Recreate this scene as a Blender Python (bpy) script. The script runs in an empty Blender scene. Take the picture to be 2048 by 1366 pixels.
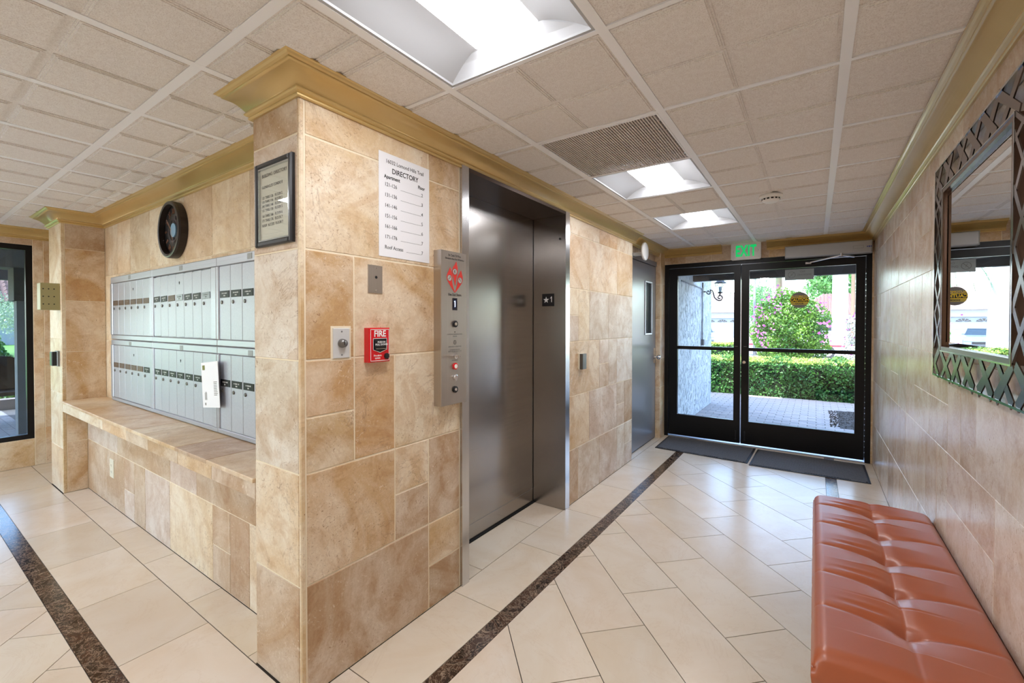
import bpy, math, random
import numpy as np
from mathutils import Vector, Matrix
random.seed(7)
rng = np.random.default_rng(11)
SC = bpy.context.scene
COL = SC.collection
EYE = 1.363          # camera height
CEIL = 2.267         # ceiling height

# ---------------------------------------------------------------- camera
cam_d = bpy.data.cameras.new('camera')
cam = bpy.data.objects.new('camera', cam_d)
COL.objects.link(cam)
F_PX = 880.77
cam_d.sensor_fit = 'HORIZONTAL'
cam_d.sensor_width = 36.0
cam_d.lens = F_PX / 2048 * 36.0
cam_d.shift_x = -(1029.2 - 1024) / 2048
cam_d.shift_y = (659.59 - 683) / 2048
cam_d.clip_start = 0.02
cam_d.clip_end = 500
yaw, pitch, roll = 0.59904, -0.013344, 0.000758
cy, sy, cp, sp, cr, sr = math.cos(yaw), math.sin(yaw), math.cos(pitch), math.sin(pitch), math.cos(roll), math.sin(roll)
fwd = Vector((-sy * cp, cy * cp, sp))
r0 = Vector((cy, sy, 0))
u0 = r0.cross(fwd)
rr = cr * r0 + sr * u0
uu = -sr * r0 + cr * u0
M = Matrix((rr, uu, -fwd)).transposed().to_4x4()
M.translation = Vector((0, 0, EYE))
cam.matrix_world = M
SC.camera = cam

# ---------------------------------------------------------------- world, sun, exposure
SC.view_settings.view_transform = 'Standard'
SC.view_settings.look = 'None'
SC.view_settings.exposure = 0.87
SC.view_settings.gamma = 1.0
SC.view_settings.use_curve_mapping = False
wd = bpy.data.worlds.new('sky')
SC.world = wd
wd.use_nodes = True
wn = wd.node_tree.nodes
bg = wn['Background']
sky = wn.new('ShaderNodeTexSky')
sky.sky_type = 'NISHITA'
sky.sun_disc = False
sky.sun_elevation = math.radians(58)
sky.sun_rotation = math.radians(220)
sky.air_density = 1.0
sky.dust_density = 1.0
sky.ozone_density = 1.0
wd.node_tree.links.new(sky.outputs[0], bg.inputs[0])
bg.inputs[1].default_value = 1.0
sun_d = bpy.data.lights.new('sun', 'SUN')
sun_d.energy = 8.5
sun_d.angle = math.radians(0.6)
sun_d.color = (1.0, 0.96, 0.9)
sun = bpy.data.objects.new('sun', sun_d)
COL.objects.link(sun)
sd = Vector((0.25, 1.0, 0)).normalized() * math.cos(math.radians(58))
sd.z = -math.sin(math.radians(58))
sun.rotation_euler = sd.to_track_quat('-Z', 'Y').to_euler()
TROFFER_W = 16.0       # emission of the ceiling lamp lenses

# ---------------------------------------------------------------- materials
def srgb(r, g, b):
    f = lambda c: (c / 255 / 12.92) if c / 255 <= 0.04045 else ((c / 255 + 0.055) / 1.055) ** 2.4
    return (f(r), f(g), f(b), 1.0)

class NT:
    """tiny node-tree helper"""
    def __init__(s, name):
        s.m = bpy.data.materials.new(name)
        s.m.use_nodes = True
        s.t = s.m.node_tree
        s.b = s.t.nodes['Principled BSDF']
        s.out = s.t.nodes['Material Output']
    def n(s, typ, **kw):
        nd = s.t.nodes.new('ShaderNode' + typ)
        for k, v in kw.items():
            if k.startswith('i_'):
                nd.inputs[int(k[2:])].default_value = v
            else:
                setattr(nd, k, v)
        return nd
    def l(s, a, b):
        s.t.links.new(a, b)
    def noise(s, vec, scale, detail=4, rough=0.55, dist=0.0):
        nd = s.n('TexNoise')
        nd.inputs['Scale'].default_value = scale
        nd.inputs['Detail'].default_value = detail
        nd.inputs['Roughness'].default_value = rough
        nd.inputs['Distortion'].default_value = dist
        s.l(vec, nd.inputs['Vector'])
        return nd.outputs['Fac']
    def ramp(s, fac, *stops):
        nd = s.n('ValToRGB')
        e = nd.color_ramp.elements
        while len(e) < len(stops):
            e.new(0.5)
        for el, (p, c) in zip(e, stops):
            el.position = p
            el.color = c if len(c) == 4 else (*c, 1)
        s.l(fac, nd.inputs[0])
        return nd.outputs[0]
    def mix(s, fac, a, b, mode='MIX'):
        nd = s.n('MixRGB', blend_type=mode)
        for i, v in ((0, fac), (1, a), (2, b)):
            if isinstance(v, (int, float)):
                nd.inputs[i].default_value = v
            elif isinstance(v, tuple):
                nd.inputs[i].default_value = v
            else:
                s.l(v, nd.inputs[i])
        return nd.outputs[0]
    def math(s, op, a, b=0.0):
        nd = s.n('Math', operation=op)
        for i, v in ((0, a), (1, b)):
            if isinstance(v, (int, float)):
                nd.inputs[i].default_value = v
            else:
                s.l(v, nd.inputs[i])
        return nd.outputs[0]
    def coords(s, scale=(1, 1, 1), rand=True, rot=(0, 0, 0)):
        tc = s.n('TexCoord')
        v = tc.outputs['Object']
        if rand:
            oi = s.n('ObjectInfo')
            m = s.math('MULTIPLY', oi.outputs['Random'], 37.0)
            cx = s.n('CombineXYZ')
            s.l(m, cx.inputs[0]); s.l(m, cx.inputs[1]); s.l(m, cx.inputs[2])
            ad = s.n('VectorMath', operation='ADD')
            s.l(v, ad.inputs[0]); s.l(cx.outputs[0], ad.inputs[1])
            v = ad.outputs[0]
        mp = s.n('Mapping')
        mp.inputs['Scale'].default_value = scale
        mp.inputs['Rotation'].default_value = rot
        s.l(v, mp.inputs[0])
        return mp.outputs[0]
    def bump(s, h, strength=0.3, dist=0.002):
        b = s.n('Bump')
        b.inputs['Strength'].default_value = strength
        b.inputs['Distance'].default_value = dist
        s.l(h, b.inputs['Height'])
        s.l(b.outputs[0], s.b.inputs['Normal'])

def plain(name, col, rough=0.5, metal=0.0, spec=0.5, emit=None, estr=1.0, coat=0.0):
    t = NT(name)
    t.b.inputs['Base Color'].default_value = col
    t.b.inputs['Roughness'].default_value = rough
    t.b.inputs['Metallic'].default_value = metal
    t.b.inputs['Specular IOR Level'].default_value = spec
    t.b.inputs['Coat Weight'].default_value = coat
    if emit:
        t.b.inputs['Emission Color'].default_value = emit
        t.b.inputs['Emission Strength'].default_value = estr
    return t.m

def travertine(name, vein=None, pits=1.0, rough=0.45, stain=0.55, streak=0.55):
    """vein None = cross cut and cloudy; otherwise the axis the streaks run along"""
    t = NT(name)
    oi = t.n('ObjectInfo')
    base = oi.outputs['Color']
    c = t.coords()
    big = t.noise(c, 2.4, 8, 0.62, 1.1)
    mid = t.noise(c, 12, 6, 0.65, 0.6)
    fine = t.noise(c, 95, 4, 0.65, 0.3)
    dark = t.mix(1.0, base, (0.88, 0.79, 0.67, 1), 'MULTIPLY')
    pale = t.mix(0.42, base, (0.90, 0.82, 0.70, 1))
    k = 1.0 if vein is None else 0.75
    col = t.mix(t.ramp(big, (0.40, (0, 0, 0)), (0.60, (1, 1, 1))), t.mix(k, base, dark), t.mix(k, base, pale))
    st = t.noise(c, 4.2, 7, 0.68, 1.6)
    stm = t.math('MULTIPLY', t.ramp(st, (0.51, (0, 0, 0)), (0.60, (1, 1, 1))), stain)
    col = t.mix(stm, col, t.mix(1.0, col, (0.80, 0.665, 0.53, 1), 'MULTIPLY'))
    col = t.mix(t.ramp(mid, (0.46, (0, 0, 0)), (0.70, (0.45, 0.45, 0.45))), col, t.mix(1.0, col, (0.80, 0.70, 0.60, 1), 'MULTIPLY'))
    col = t.mix(t.ramp(fine, (0.35, (0.28, 0.28, 0.28)), (0.60, (0, 0, 0))), col, t.mix(1.0, col, (0.74, 0.66, 0.58, 1), 'MULTIPLY'))
    ps = [1, 1, 1]
    if vein is not None:
        sc = [17, 17, 17]
        sc[vein] = 1.8
        cv = t.coords(tuple(sc))
        sv = t.noise(cv, 1.0, 7, 0.62, 0.35)
        col = t.mix(t.ramp(sv, (0.44, (0, 0, 0)), (0.68, (streak, streak, streak))), col, t.mix(1.0, col, (0.84, 0.75, 0.68, 1), 'MULTIPLY'))
        ps[vein] = 0.6
    # chalky fill
    ch = t.noise(c, 40, 4, 0.7, 2.2)
    chm = t.math('MULTIPLY', t.ramp(ch, (0.575, (0, 0, 0)), (0.65, (1, 1, 1))), t.ramp(st, (0.40, (1, 1, 1)), (0.52, (0.15, 0.15, 0.15))))
    col = t.mix(t.math('MULTIPLY', chm, 0.55), col, (0.88, 0.80, 0.66, 1))
    # hairline veins
    vn = t.noise(c, 3.1, 6, 0.66, 1.0)
    vm = t.ramp(vn, (0.492, (0, 0, 0)), (0.5, (1, 1, 1)), (0.508, (0, 0, 0)))
    vz = t.ramp(t.noise(c, 1.7, 2, 0.5), (0.5, (0, 0, 0)), (0.6, (1, 1, 1)))
    col = t.mix(t.math('MULTIPLY', t.math('MULTIPLY', vm, vz), 0.5), col, (0.30, 0.17, 0.09, 1))
    # worm holes, clustered
    pv = t.noise(t.coords(tuple(ps)), 30, 6, 0.74, 4.5)
    cl = t.noise(c, 5.0, 3, 0.55, 0.6)
    pit = t.math('MULTIPLY', t.ramp(pv, (0.585, (0, 0, 0)), (0.63, (1, 1, 1))), t.ramp(cl, (0.45, (0.06, 0.06, 0.06)), (0.55, (1, 1, 1))))
    pit = t.math('MULTIPLY', pit, pits)
    col = t.mix(t.math('MULTIPLY', pit, 0.8), col, (0.30, 0.14, 0.055, 1))
    t.l(col, t.b.inputs['Base Color'])
    t.b.inputs['Roughness'].default_value = rough
    t.b.inputs['Specular IOR Level'].default_value = 0.4
    h = t.math('SUBTRACT', t.math('ADD', t.math('MULTIPLY', mid, 0.25), t.math('MULTIPLY', fine, 0.15)), pit)
    t.bump(h, 0.4, 0.0025)
    return t.m

def brushed(name, col, rough=0.3, axis=2, aniso=0.5, streak=0.06):
    t = NT(name)
    sc = [160, 160, 160]
    sc[axis] = 1.2
    n1 = t.noise(t.coords(tuple(sc), rand=False), 1.0, 2, 0.5)
    cl = t.noise(t.coords((1, 1, 1), rand=False), 2.6, 3, 0.5)
    colr = t.mix(t.ramp(n1, (0.3, (0, 0, 0)), (0.7, (1, 1, 1))), tuple([c * 0.93 for c in col[:3]] + [1]), col)
    t.l(colr, t.b.inputs['Base Color'])
    t.b.inputs['Metallic'].default_value = 1.0
    rg = t.math('ADD', t.math('MULTIPLY', n1, streak), t.math('ADD', t.math('MULTIPLY', cl, 0.08), rough - 0.07))
    t.l(rg, t.b.inputs['Roughness'])
    t.b.inputs['Anisotropic'].default_value = aniso
    return t.m

MT = {}
MT['trav'] = travertine('travertine_cross_cut')
MT['trav_v'] = travertine('travertine_vein_cut', vein=2, pits=1.0, rough=0.5, stain=0.4, streak=0.4)
MT['trav_vy'] = travertine('travertine_counter', vein=1, pits=0.5, rough=0.4, stain=0.3)
MT['trav_r'] = travertine('travertine_polished_vein_cut', vein=2, pits=0.8, rough=0.27, stain=0.4, streak=0.35)
MT['trav_r'].node_tree.nodes['Principled BSDF'].inputs['Specular IOR Level'].default_value = 0.75
MT['grout'] = plain('grout', srgb(238, 224, 198), 0.85)

t = NT('porcelain_floor')
c = t.coords()
b1 = t.noise(c, 2.3, 5, 0.6, 1.0)
b2 = t.noise(t.coords((1, 1, 1), rot=(0, 0, 0.6)), 1.1, 3, 0.5, 0.8)
oi = t.n('ObjectInfo')
col = t.mix(t.ramp(b1, (0.35, (0, 0, 0)), (0.68, (1, 1, 1))), t.mix(1.0, oi.outputs['Color'], (0.93, 0.87, 0.79, 1), 'MULTIPLY'), oi.outputs['Color'])
vn = t.noise(t.coords((1, 1, 1)), 2.0, 6, 0.7, 1.6)
vm = t.ramp(vn, (0.485, (0, 0, 0)), (0.5, (0.5, 0.5, 0.5)), (0.515, (0, 0, 0)))
col = t.mix(t.math('MULTIPLY', vm, 0.35), col, (0.60, 0.44, 0.30, 1))
t.l(col, t.b.inputs['Base Color'])
t.l(t.math('ADD', t.math('MULTIPLY', b2, 0.10), 0.17), t.b.inputs['Roughness'])
t.b.inputs['Specular IOR Level'].default_value = 0.55
t.bump(b1, 0.02, 0.002)
MT['floor'] = t.m
MT['floor_joint'] = plain('floor_joint', srgb(52, 42, 34), 0.8)

t = NT('dark_marble')
c = t.coords()
v1 = t.noise(c, 6.5, 8, 0.66, 2.0)
v2 = t.noise(t.coords((1, 1, 1), rot=(0, 0, 1)), 15, 7, 0.66, 2.4)
col = t.mix(t.ramp(v1, (0.35, (0, 0, 0)), (0.7, (1, 1, 1))), srgb(28, 17, 13), srgb(84, 58, 44))
lv = t.ramp(v1, (0.488, (0, 0, 0)), (0.5, (1, 1, 1)), (0.512, (0, 0, 0)))
lv2 = t.ramp(v2, (0.482, (0, 0, 0)), (0.5, (0.8, 0.8, 0.8)), (0.518, (0, 0, 0)))
col = t.mix(t.math('MULTIPLY', t.math('MAXIMUM', lv, lv2), 0.7), col, srgb(206, 180, 154))
t.l(col, t.b.inputs['Base Color'])
t.b.inputs['Roughness'].default_value = 0.14
MT['marble'] = t.m

t = NT('ceiling_tile_board')
c = t.coords()
n1 = t.noise(c, 260, 2, 0.6)
n2 = t.noise(c, 60, 3, 0.6)
col = t.mix(t.ramp(n1, (0.38, (1, 1, 1)), (0.50, (0, 0, 0))), srgb(240, 235, 230), srgb(222, 214, 208))
col = t.mix(t.math('MULTIPLY', t.ramp(n2, (0.4, (0, 0, 0)), (0.6, (1, 1, 1))), 0.15), col, srgb(196, 180, 168))
t.l(col, t.b.inputs['Base Color'])
t.b.inputs['Roughness'].default_value = 0.9
t.bump(n1, 0.25, 0.001)
MT['tile'] = t.m
MT['tbar'] = plain('grid_bar_paint', srgb(250, 250, 252), 0.42)
t = NT('gold_paint')
n1 = t.noise(t.coords((3, 3, 3), rand=False), 2.0, 3, 0.5)
t.l(t.mix(n1, srgb(208, 176, 112), srgb(218, 190, 130)), t.b.inputs['Base Color'])
t.b.inputs['Metallic'].default_value = 0.45
t.b.inputs['Roughness'].default_value = 0.36
t.b.inputs['Coat Weight'].default_value = 0.45
t.b.inputs['Coat Roughness'].default_value = 0.14
MT['gold'] = t.m
MT['lens'] = plain('lamp_lens', (1, 1, 1, 1), 0.4, emit=(0.955, 0.965, 1.0, 1), estr=TROFFER_W)
MT['lampwhite'] = plain('lamp_reflector', (0.47, 0.48, 0.50, 1), 0.5)
MT['steel'] = brushed('brushed_steel_upright', srgb(176, 171, 167), 0.235, axis=1, aniso=0.5)
MT['steel_v'] = brushed('brushed_steel_trim', srgb(212, 212, 214), 0.22, axis=2, aniso=0.3)
MT['steel_panel'] = brushed('brushed_steel_panel', srgb(196, 190, 184), 0.34, axis=2, aniso=0.4)
MT['alu'] = brushed('mailbox_aluminium', srgb(188, 190, 200), 0.42, axis=0, aniso=0.3)
t = NT('mailbox_door_aluminium')
n1 = t.noise(t.coords((120, 120, 2.0)), 1.0, 3, 0.6)
t.l(t.mix(n1, srgb(172, 175, 186), srgb(196, 199, 208)), t.b.inputs['Base Color'])
t.b.inputs['Metallic'].default_value = 0.55
t.b.inputs['Roughness'].default_value = 0.42
MT['maildoor'] = t.m
MT['chrome'] = plain('chrome', (0.75, 0.75, 0.76, 1), 0.12, 1.0)
MT['dark_gap'] = plain('dark_gap', (0.01, 0.01, 0.01, 1), 0.8)
MT['black'] = plain('black_plastic', (0.012, 0.012, 0.014, 1), 0.3)
MT['blackmetal'] = plain('black_anodised_metal', (0.005, 0.005, 0.006, 1), 0.32, 0.0, 0.3)
MT['white'] = plain('white_plastic', (0.88, 0.87, 0.85, 1), 0.35)
MT['offwhite'] = plain('off_white_enamel', srgb(206, 206, 206), 0.4)
MT['paper'] = plain('white_paper', (0.87, 0.87, 0.90, 1), 0.6)
MT['ink'] = plain('black_ink', (0.02, 0.02, 0.02, 1), 0.6)
MT['greyink'] = plain('grey_ink', (0.22, 0.22, 0.22, 1), 0.6)
MT['redpl'] = plain('red_enamel', srgb(214, 12, 28), 0.25, coat=0.3)
MT['redflame'] = plain('red_print', srgb(222, 44, 30), 0.5)
MT['whiteprint'] = plain('white_print', (0.92, 0.92, 0.92, 1), 0.5)
MT['tagblack'] = plain('black_name_plate', (0.008, 0.008, 0.008, 1), 0.4, 0.0, 0.25)
MT['lockgrey'] = plain('lock_grey', srgb(130, 128, 126), 0.35, 0.8)
MT['bronze_tag'] = plain('brown_name_plate', srgb(96, 72, 54), 0.45)
MT['doorgrey'] = plain('grey_door_paint', srgb(124, 124, 128), 0.28, 0.2)
MT['exitgreen'] = plain('exit_green', srgb(6, 176, 76), 0.5, emit=(0.0, 0.42, 0.11, 1), estr=0.6)
MT['led'] = plain('blue_digit', (0.4, 0.6, 1, 1), 0.5, emit=(0.35, 0.5, 1.0, 1), estr=4)
MT['screen'] = plain('dark_screen', (0.01, 0.012, 0.03, 1), 0.15)
MT['yellow'] = plain('yellow_print', srgb(250, 214, 30), 0.5)
MT['stickergrey'] = plain('sticker_grey', srgb(120, 116, 112), 0.5)
MT['cream'] = plain('cream_plastic', srgb(226, 218, 196), 0.35)
MT['boxgreen'] = plain('beige_green_enamel', srgb(160, 150, 104), 0.35)
MT['mirror'] = plain('silvered_mirror', (0.93, 0.94, 0.94, 1), 0.0, 1.0)
MT['bronze'] = plain('bronze_metal', srgb(128, 116, 112), 0.26, 1.0)
MT['nickel'] = plain('polished_nickel_edge', srgb(200, 205, 206), 0.12, 1.0)
t = NT('rust_orange_leather')
c = t.coords((1, 1, 1), rand=False)
n1 = t.noise(c, 520, 3, 0.6)
n2 = t.noise(c, 4, 3, 0.5)
t.l(t.mix(n2, srgb(158, 78, 44), srgb(174, 90, 52)), t.b.inputs['Base Color'])
t.b.inputs['Roughness'].default_value = 0.42
t.b.inputs['Specular IOR Level'].default_value = 0.6
t.b.inputs['Coat Weight'].default_value = 0.35
t.b.inputs['Coat Roughness'].default_value = 0.25
t.bump(n1, 0.12, 0.0008)
MT['leather'] = t.m
t = NT('mat_carpet')
c = t.coords((1, 1, 1), rand=False)
br = t.n('TexBrick')
t.l(c, br.inputs['Vector'])
br.inputs['Scale'].default_value = 26
br.inputs['Color1'].default_value = srgb(46, 46, 48)
br.inputs['Color2'].default_value = srgb(58, 58, 60)
br.inputs['Mortar'].default_value = srgb(150, 150, 156)
br.inputs['Mortar Size'].default_value = 0.03
n1 = t.noise(c, 420, 2, 0.6)
t.l(t.mix(0.35, br.outputs['Color'], t.mix(n1, (0.015, 0.015, 0.015, 1), (0.12, 0.12, 0.12, 1))), t.b.inputs['Base Color'])
t.b.inputs['Roughness'].default_value = 0.95
t.bump(n1, 0.5, 0.003)
MT['matcarpet'] = t.m
MT['rubber'] = plain('black_rubber', (0.02, 0.02, 0.022, 1), 0.55)
def glass(name, tint=(0.92, 0.95, 0.95, 1), refl=0.08):
    t = NT(name)
    tr = t.n('BsdfTransparent')
    tr.inputs[0].default_value = tint
    gl = t.n('BsdfGlossy')
    gl.inputs['Roughness'].default_value = 0.01
    lw = t.n('LayerWeight')
    lw.inputs[0].default_value = 0.5
    fc = t.math('ADD', t.math('MULTIPLY', t.math('POWER', lw.outputs['Facing'], 5.0), 0.9), 0.035)
    mx = t.n('MixShader')
    t.l(fc, mx.inputs[0])
    t.l(tr.outputs[0], mx.inputs[1])
    t.l(gl.outputs[0], mx.inputs[2])
    t.l(mx.outputs[0], t.out.inputs[0])
    return t.m
MT['glass'] = glass('clear_glass')
MT['glass_dark'] = glass('tinted_glass', (0.62, 0.68, 0.72, 1))
# outdoors
t = NT('rough_stucco')
c = t.coords((1, 1, 1), rand=False)
n1 = t.noise(t.coords((9, 9, 4.6), rand=False), 2.6, 6, 0.68, 1.2)
n2 = t.noise(t.coords((1, 1, 1), rand=False), 60, 3, 0.6)
t.l(t.mix(t.ramp(n1, (0.36, (1, 1, 1)), (0.44, (0, 0, 0))), srgb(196, 200, 208), srgb(138, 142, 150)), t.b.inputs['Base Color'])
t.b.inputs['Roughness'].default_value = 0.9
t.bump(t.math('ADD', t.ramp(n1, (0.34, (0, 0, 0)), (0.5, (1, 1, 1))), t.math('MULTIPLY', n2, 0.2)), 1.0, 0.012)
MT['stucco'] = t.m
MT['whitewall'] = plain('white_wall_paint', (0.30, 0.31, 0.33, 1), 0.8)
MT['porchgrey'] = plain('grey_porch_paint', srgb(112, 112, 116), 0.7)
MT['darkporch'] = plain('dark_backlit_porch', srgb(58, 58, 62), 0.7)  # dark grey carries the backlit shade of the porch beam
t = NT('paver_stone')
oi = t.n('ObjectInfo')
n1 = t.noise(t.coords(), 30, 4, 0.6)
t.l(t.mix(oi.outputs['Random'], srgb(168, 158, 154), srgb(146, 140, 140)), t.b.inputs['Base Color'])
t.b.inputs['Roughness'].default_value = 0.85
t.bump(n1, 0.3, 0.003)
MT['paver'] = t.m
MT['sand'] = plain('paver_sand', srgb(92, 88, 86), 0.95)
def leafmat(name, c1, c2, sc=3.0):
    t = NT(name)
    n1 = t.noise(t.coords((1, 1, 1), rand=False), sc, 2, 0.5)
    n2 = t.noise(t.coords((1, 1, 1), rand=False), 24, 2, 0.5)
    t.l(t.mix(t.ramp(t.math('ADD', t.math('MULTIPLY', n1, 0.5), t.math('MULTIPLY', n2, 0.5)), (0.4, (0, 0, 0)), (0.6, (1, 1, 1))), c1, c2), t.b.inputs['Base Color'])
    t.b.inputs['Roughness'].default_value = 0.4
    tl = t.n('BsdfTranslucent')
    tl.inputs[0].default_value = c2
    mx = t.n('MixShader')
    mx.inputs[0].default_value = 0.25
    t.l(t.b.outputs[0], mx.inputs[1]); t.l(tl.outputs[0], mx.inputs[2]); t.l(mx.outputs[0], t.out.inputs[0])
    return t.m
MT['hedgeleaf'] = leafmat('hedge_leaf', srgb(20, 74, 38), srgb(84, 138, 60))
MT['bushleaf'] = leafmat('bush_leaf', srgb(30, 88, 34), srgb(118, 158, 62))
MT['treeleaf'] = leafmat('tree_leaf', srgb(60, 120, 70), srgb(120, 170, 90))
MT['sunlitleaf'] = leafmat('sunlit_top_leaf', srgb(128, 158, 62), srgb(196, 206, 112))  # young leaf tone paled so the hedge top looks sunlit
MT['paleleaf'] = leafmat('pale_tree_leaf', srgb(110, 132, 104), srgb(170, 182, 150))
MT['palmleaf'] = leafmat('palm_leaf', srgb(58, 92, 66), srgb(96, 130, 92))
MT['flower'] = plain('magenta_bract', srgb(190, 92, 180), 0.6)
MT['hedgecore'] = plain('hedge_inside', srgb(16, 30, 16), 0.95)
MT['bark'] = plain('brown_bark', srgb(112, 92, 76), 0.9)
MT['palebark'] = plain('pale_palm_bark', srgb(158, 154, 148), 0.85)
MT['asphalt'] = plain('pale_driveway', srgb(196, 192, 188), 0.9)
MT['lawn'] = plain('lawn_green', srgb(96, 140, 58), 0.95)
MT['gravel'] = plain('dark_mulch', srgb(58, 54, 52), 0.95)
MT['rooftile'] = plain('clay_roof_tile', srgb(112, 84, 78), 0.8)
MT['rooftile2'] = plain('pale_roof_tile', srgb(140, 124, 116), 0.8)
MT['garagedoor'] = plain('shaded_garage_door', srgb(118, 126, 148), 0.6)  # bluish grey puts the shade of the garage front into the colour
MT['winddark'] = plain('dark_window_glass', srgb(40, 46, 54), 0.12)
MT['carwhite'] = plain('white_car_paint', (0.82, 0.83, 0.85, 1), 0.2, coat=0.6)
MT['carsilver'] = plain('silver_car_paint', srgb(110, 116, 126), 0.25, 0.3, coat=0.6)
MT['carglass'] = plain('car_glass', srgb(30, 44, 54), 0.15)
MT['red'] = plain('red_stripe', srgb(196, 46, 60), 0.4)
MT['brownchair'] = plain('dark_brown_wicker', srgb(44, 28, 22), 0.6)
MT['iron'] = plain('black_iron', srgb(26, 28, 34), 0.45)
MT['bulbglass'] = plain('lantern_glass', srgb(196, 204, 214), 0.2)

# ---------------------------------------------------------------- mesh helpers
def frame(o, X, Y, Z):
    m = Matrix((Vector(X), Vector(Y), Vector(Z))).transposed().to_4x4()
    m.translation = Vector(o)
    return m
def on_xwall(x, y, z):       # plane facing +x: a -> +y, b -> up, c -> out
    return frame((x, y, z), (0, 1, 0), (0, 0, 1), (1, 0, 0))
def on_ywall(x, y, z):       # plane facing -y: a -> +x, b -> up, c -> out
    return frame((x, y, z), (1, 0, 0), (0, 0, 1), (0, -1, 0))
def on_rwall(x, y, z):       # plane facing -x: a -> -y
    return frame((x, y, z), (0, -1, 0), (0, 0, 1), (-1, 0, 0))
def on_ceil(x, y, z):        # plane facing down: a -> +x, b -> -y? keep right handed
    return frame((x, y, z), (1, 0, 0), (0, -1, 0), (0, 0, -1))

class MB:
    def __init__(s, T=None):
        s.v = []; s.f = []; s.mi = []; s.sm = []
        s.T = T
        s.cur = 0; s.smooth = False
    def add(s, vs, fs):
        n = len(s.v)
        if s.T is not None:
            vs = [s.T @ Vector(v) for v in vs]
        s.v += [tuple(v) for v in vs]
        for f in fs:
            s.f.append(tuple(n + i for i in f)); s.mi.append(s.cur); s.sm.append(s.smooth)
        return s
    def box(s, x0, x1, y0, y1, z0, z1):
        if x0 > x1: x0, x1 = x1, x0
        if y0 > y1: y0, y1 = y1, y0
        if z0 > z1: z0, z1 = z1, z0
        return s.add([(x0, y0, z0), (x1, y0, z0), (x1, y1, z0), (x0, y1, z0), (x0, y0, z1), (x1, y0, z1), (x1, y1, z1), (x0, y1, z1)],
                     [(0, 3, 2, 1), (4, 5, 6, 7), (0, 1, 5, 4), (1, 2, 6, 5), (2, 3, 7, 6), (3, 0, 4, 7)])
    def cbox(s, x0, x1, y0, y1, z0, z1, ch=0.003):
        """box in (a,b,c) with its +c face chamfered"""
        if x0 > x1: x0, x1 = x1, x0
        if y0 > y1: y0, y1 = y1, y0
        v = []
        for (i, z) in ((0, z0), (0, z1 - ch), (ch, z1)):
            v += [(x0 + i, y0 + i, z), (x1 - i, y0 + i, z), (x1 - i, y1 - i, z), (x0 + i, y1 - i, z)]
        f = [(3, 2, 1, 0), (8, 9, 10, 11)]
        for L in (0, 4):
            for k in range(4):
                f.append((L + k, L + (k + 1) % 4, L + 4 + (k + 1) % 4, L + 4 + k))
        return s.add(v, f)
    def prism(s, pts, z0, z1):
        n = len(pts)
        v = [(p[0], p[1], z0) for p in pts] + [(p[0], p[1], z1) for p in pts]
        f = [tuple(range(n - 1, -1, -1)), tuple(range(n, 2 * n))]
        for i in range(n):
            j = (i + 1) % n
            f.append((i, j, n + j, n + i))
        return s.add(v, f)
    def cyl(s, a, b, z0, z1, r0, r1=None, n=20, caps=True):
        r1 = r0 if r1 is None else r1
        v = [(a + r0 * math.cos(2 * math.pi * i / n), b + r0 * math.sin(2 * math.pi * i / n), z0) for i in range(n)]
        v += [(a + r1 * math.cos(2 * math.pi * i / n), b + r1 * math.sin(2 * math.pi * i / n), z1) for i in range(n)]
        f = [(i, (i + 1) % n, n + (i + 1) % n, n + i) for i in range(n)]
        if caps: f += [tuple(range(n - 1, -1, -1)), tuple(range(n, 2 * n))]
        return s.add(v, f)
    def lathe(s, prof, a=0, b=0, n=32, close=True):
        """prof: list of (radius, c)"""
        v = []; f = []
        m = len(prof)
        for (r, c) in prof:
            v += [(a + r * math.cos(2 * math.pi * i / n), b + r * math.sin(2 * math.pi * i / n), c) for i in range(n)]
        for k in range(m - 1):
            for i in range(n):
                j = (i + 1) % n
                f.append((k * n + i, k * n + j, (k + 1) * n + j, (k + 1) * n + i))
        if close:
            f.append(tuple(range(n - 1, -1, -1))); f.append(tuple(range((m - 1) * n, m * n)))
        return s.add(v, f)
    def tube(s, pts, r, n=8, r1=None):
        pts = [Vector(p) for p in pts]
        v = []; f = []
        for k, p in enumerate(pts):
            d = (pts[min(k + 1, len(pts) - 1)] - pts[max(k - 1, 0)]).normalized()
            a = Vector((0, 0, 1)) if abs(d.z) < 0.9 else Vector((1, 0, 0))
            x = d.cross(a).normalized(); y = d.cross(x)
            rad = r if r1 is None else r + (r1 - r) * k / (len(pts) - 1)
            for i in range(n):
                t_ = 2 * math.pi * i / n
                v.append(p + x * rad * math.cos(t_) + y * rad * math.sin(t_))
        for k in range(len(pts) - 1):
            for i in range(n):
                j = (i + 1) % n
                f.append((k * n + i, k * n + j, (k + 1) * n + j, (k + 1) * n + i))
        f.append(tuple(range(n - 1, -1, -1))); f.append(tuple(range((len(pts) - 1) * n, len(pts) * n)))
        return s.add(v, f)
    def mesh(s, name, mats, off=Vector((0, 0, 0))):
        me = bpy.data.meshes.new(name)
        me.from_pydata([(v[0] - off[0], v[1] - off[1], v[2] - off[2]) for v in s.v], [], s.f)
        for m in (mats if isinstance(mats, (list, tuple)) else [mats]):
            me.materials.append(m)
        me.polygons.foreach_set('material_index', s.mi)
        me.polygons.foreach_set('use_smooth', s.sm)
        me.update()
        return me

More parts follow.
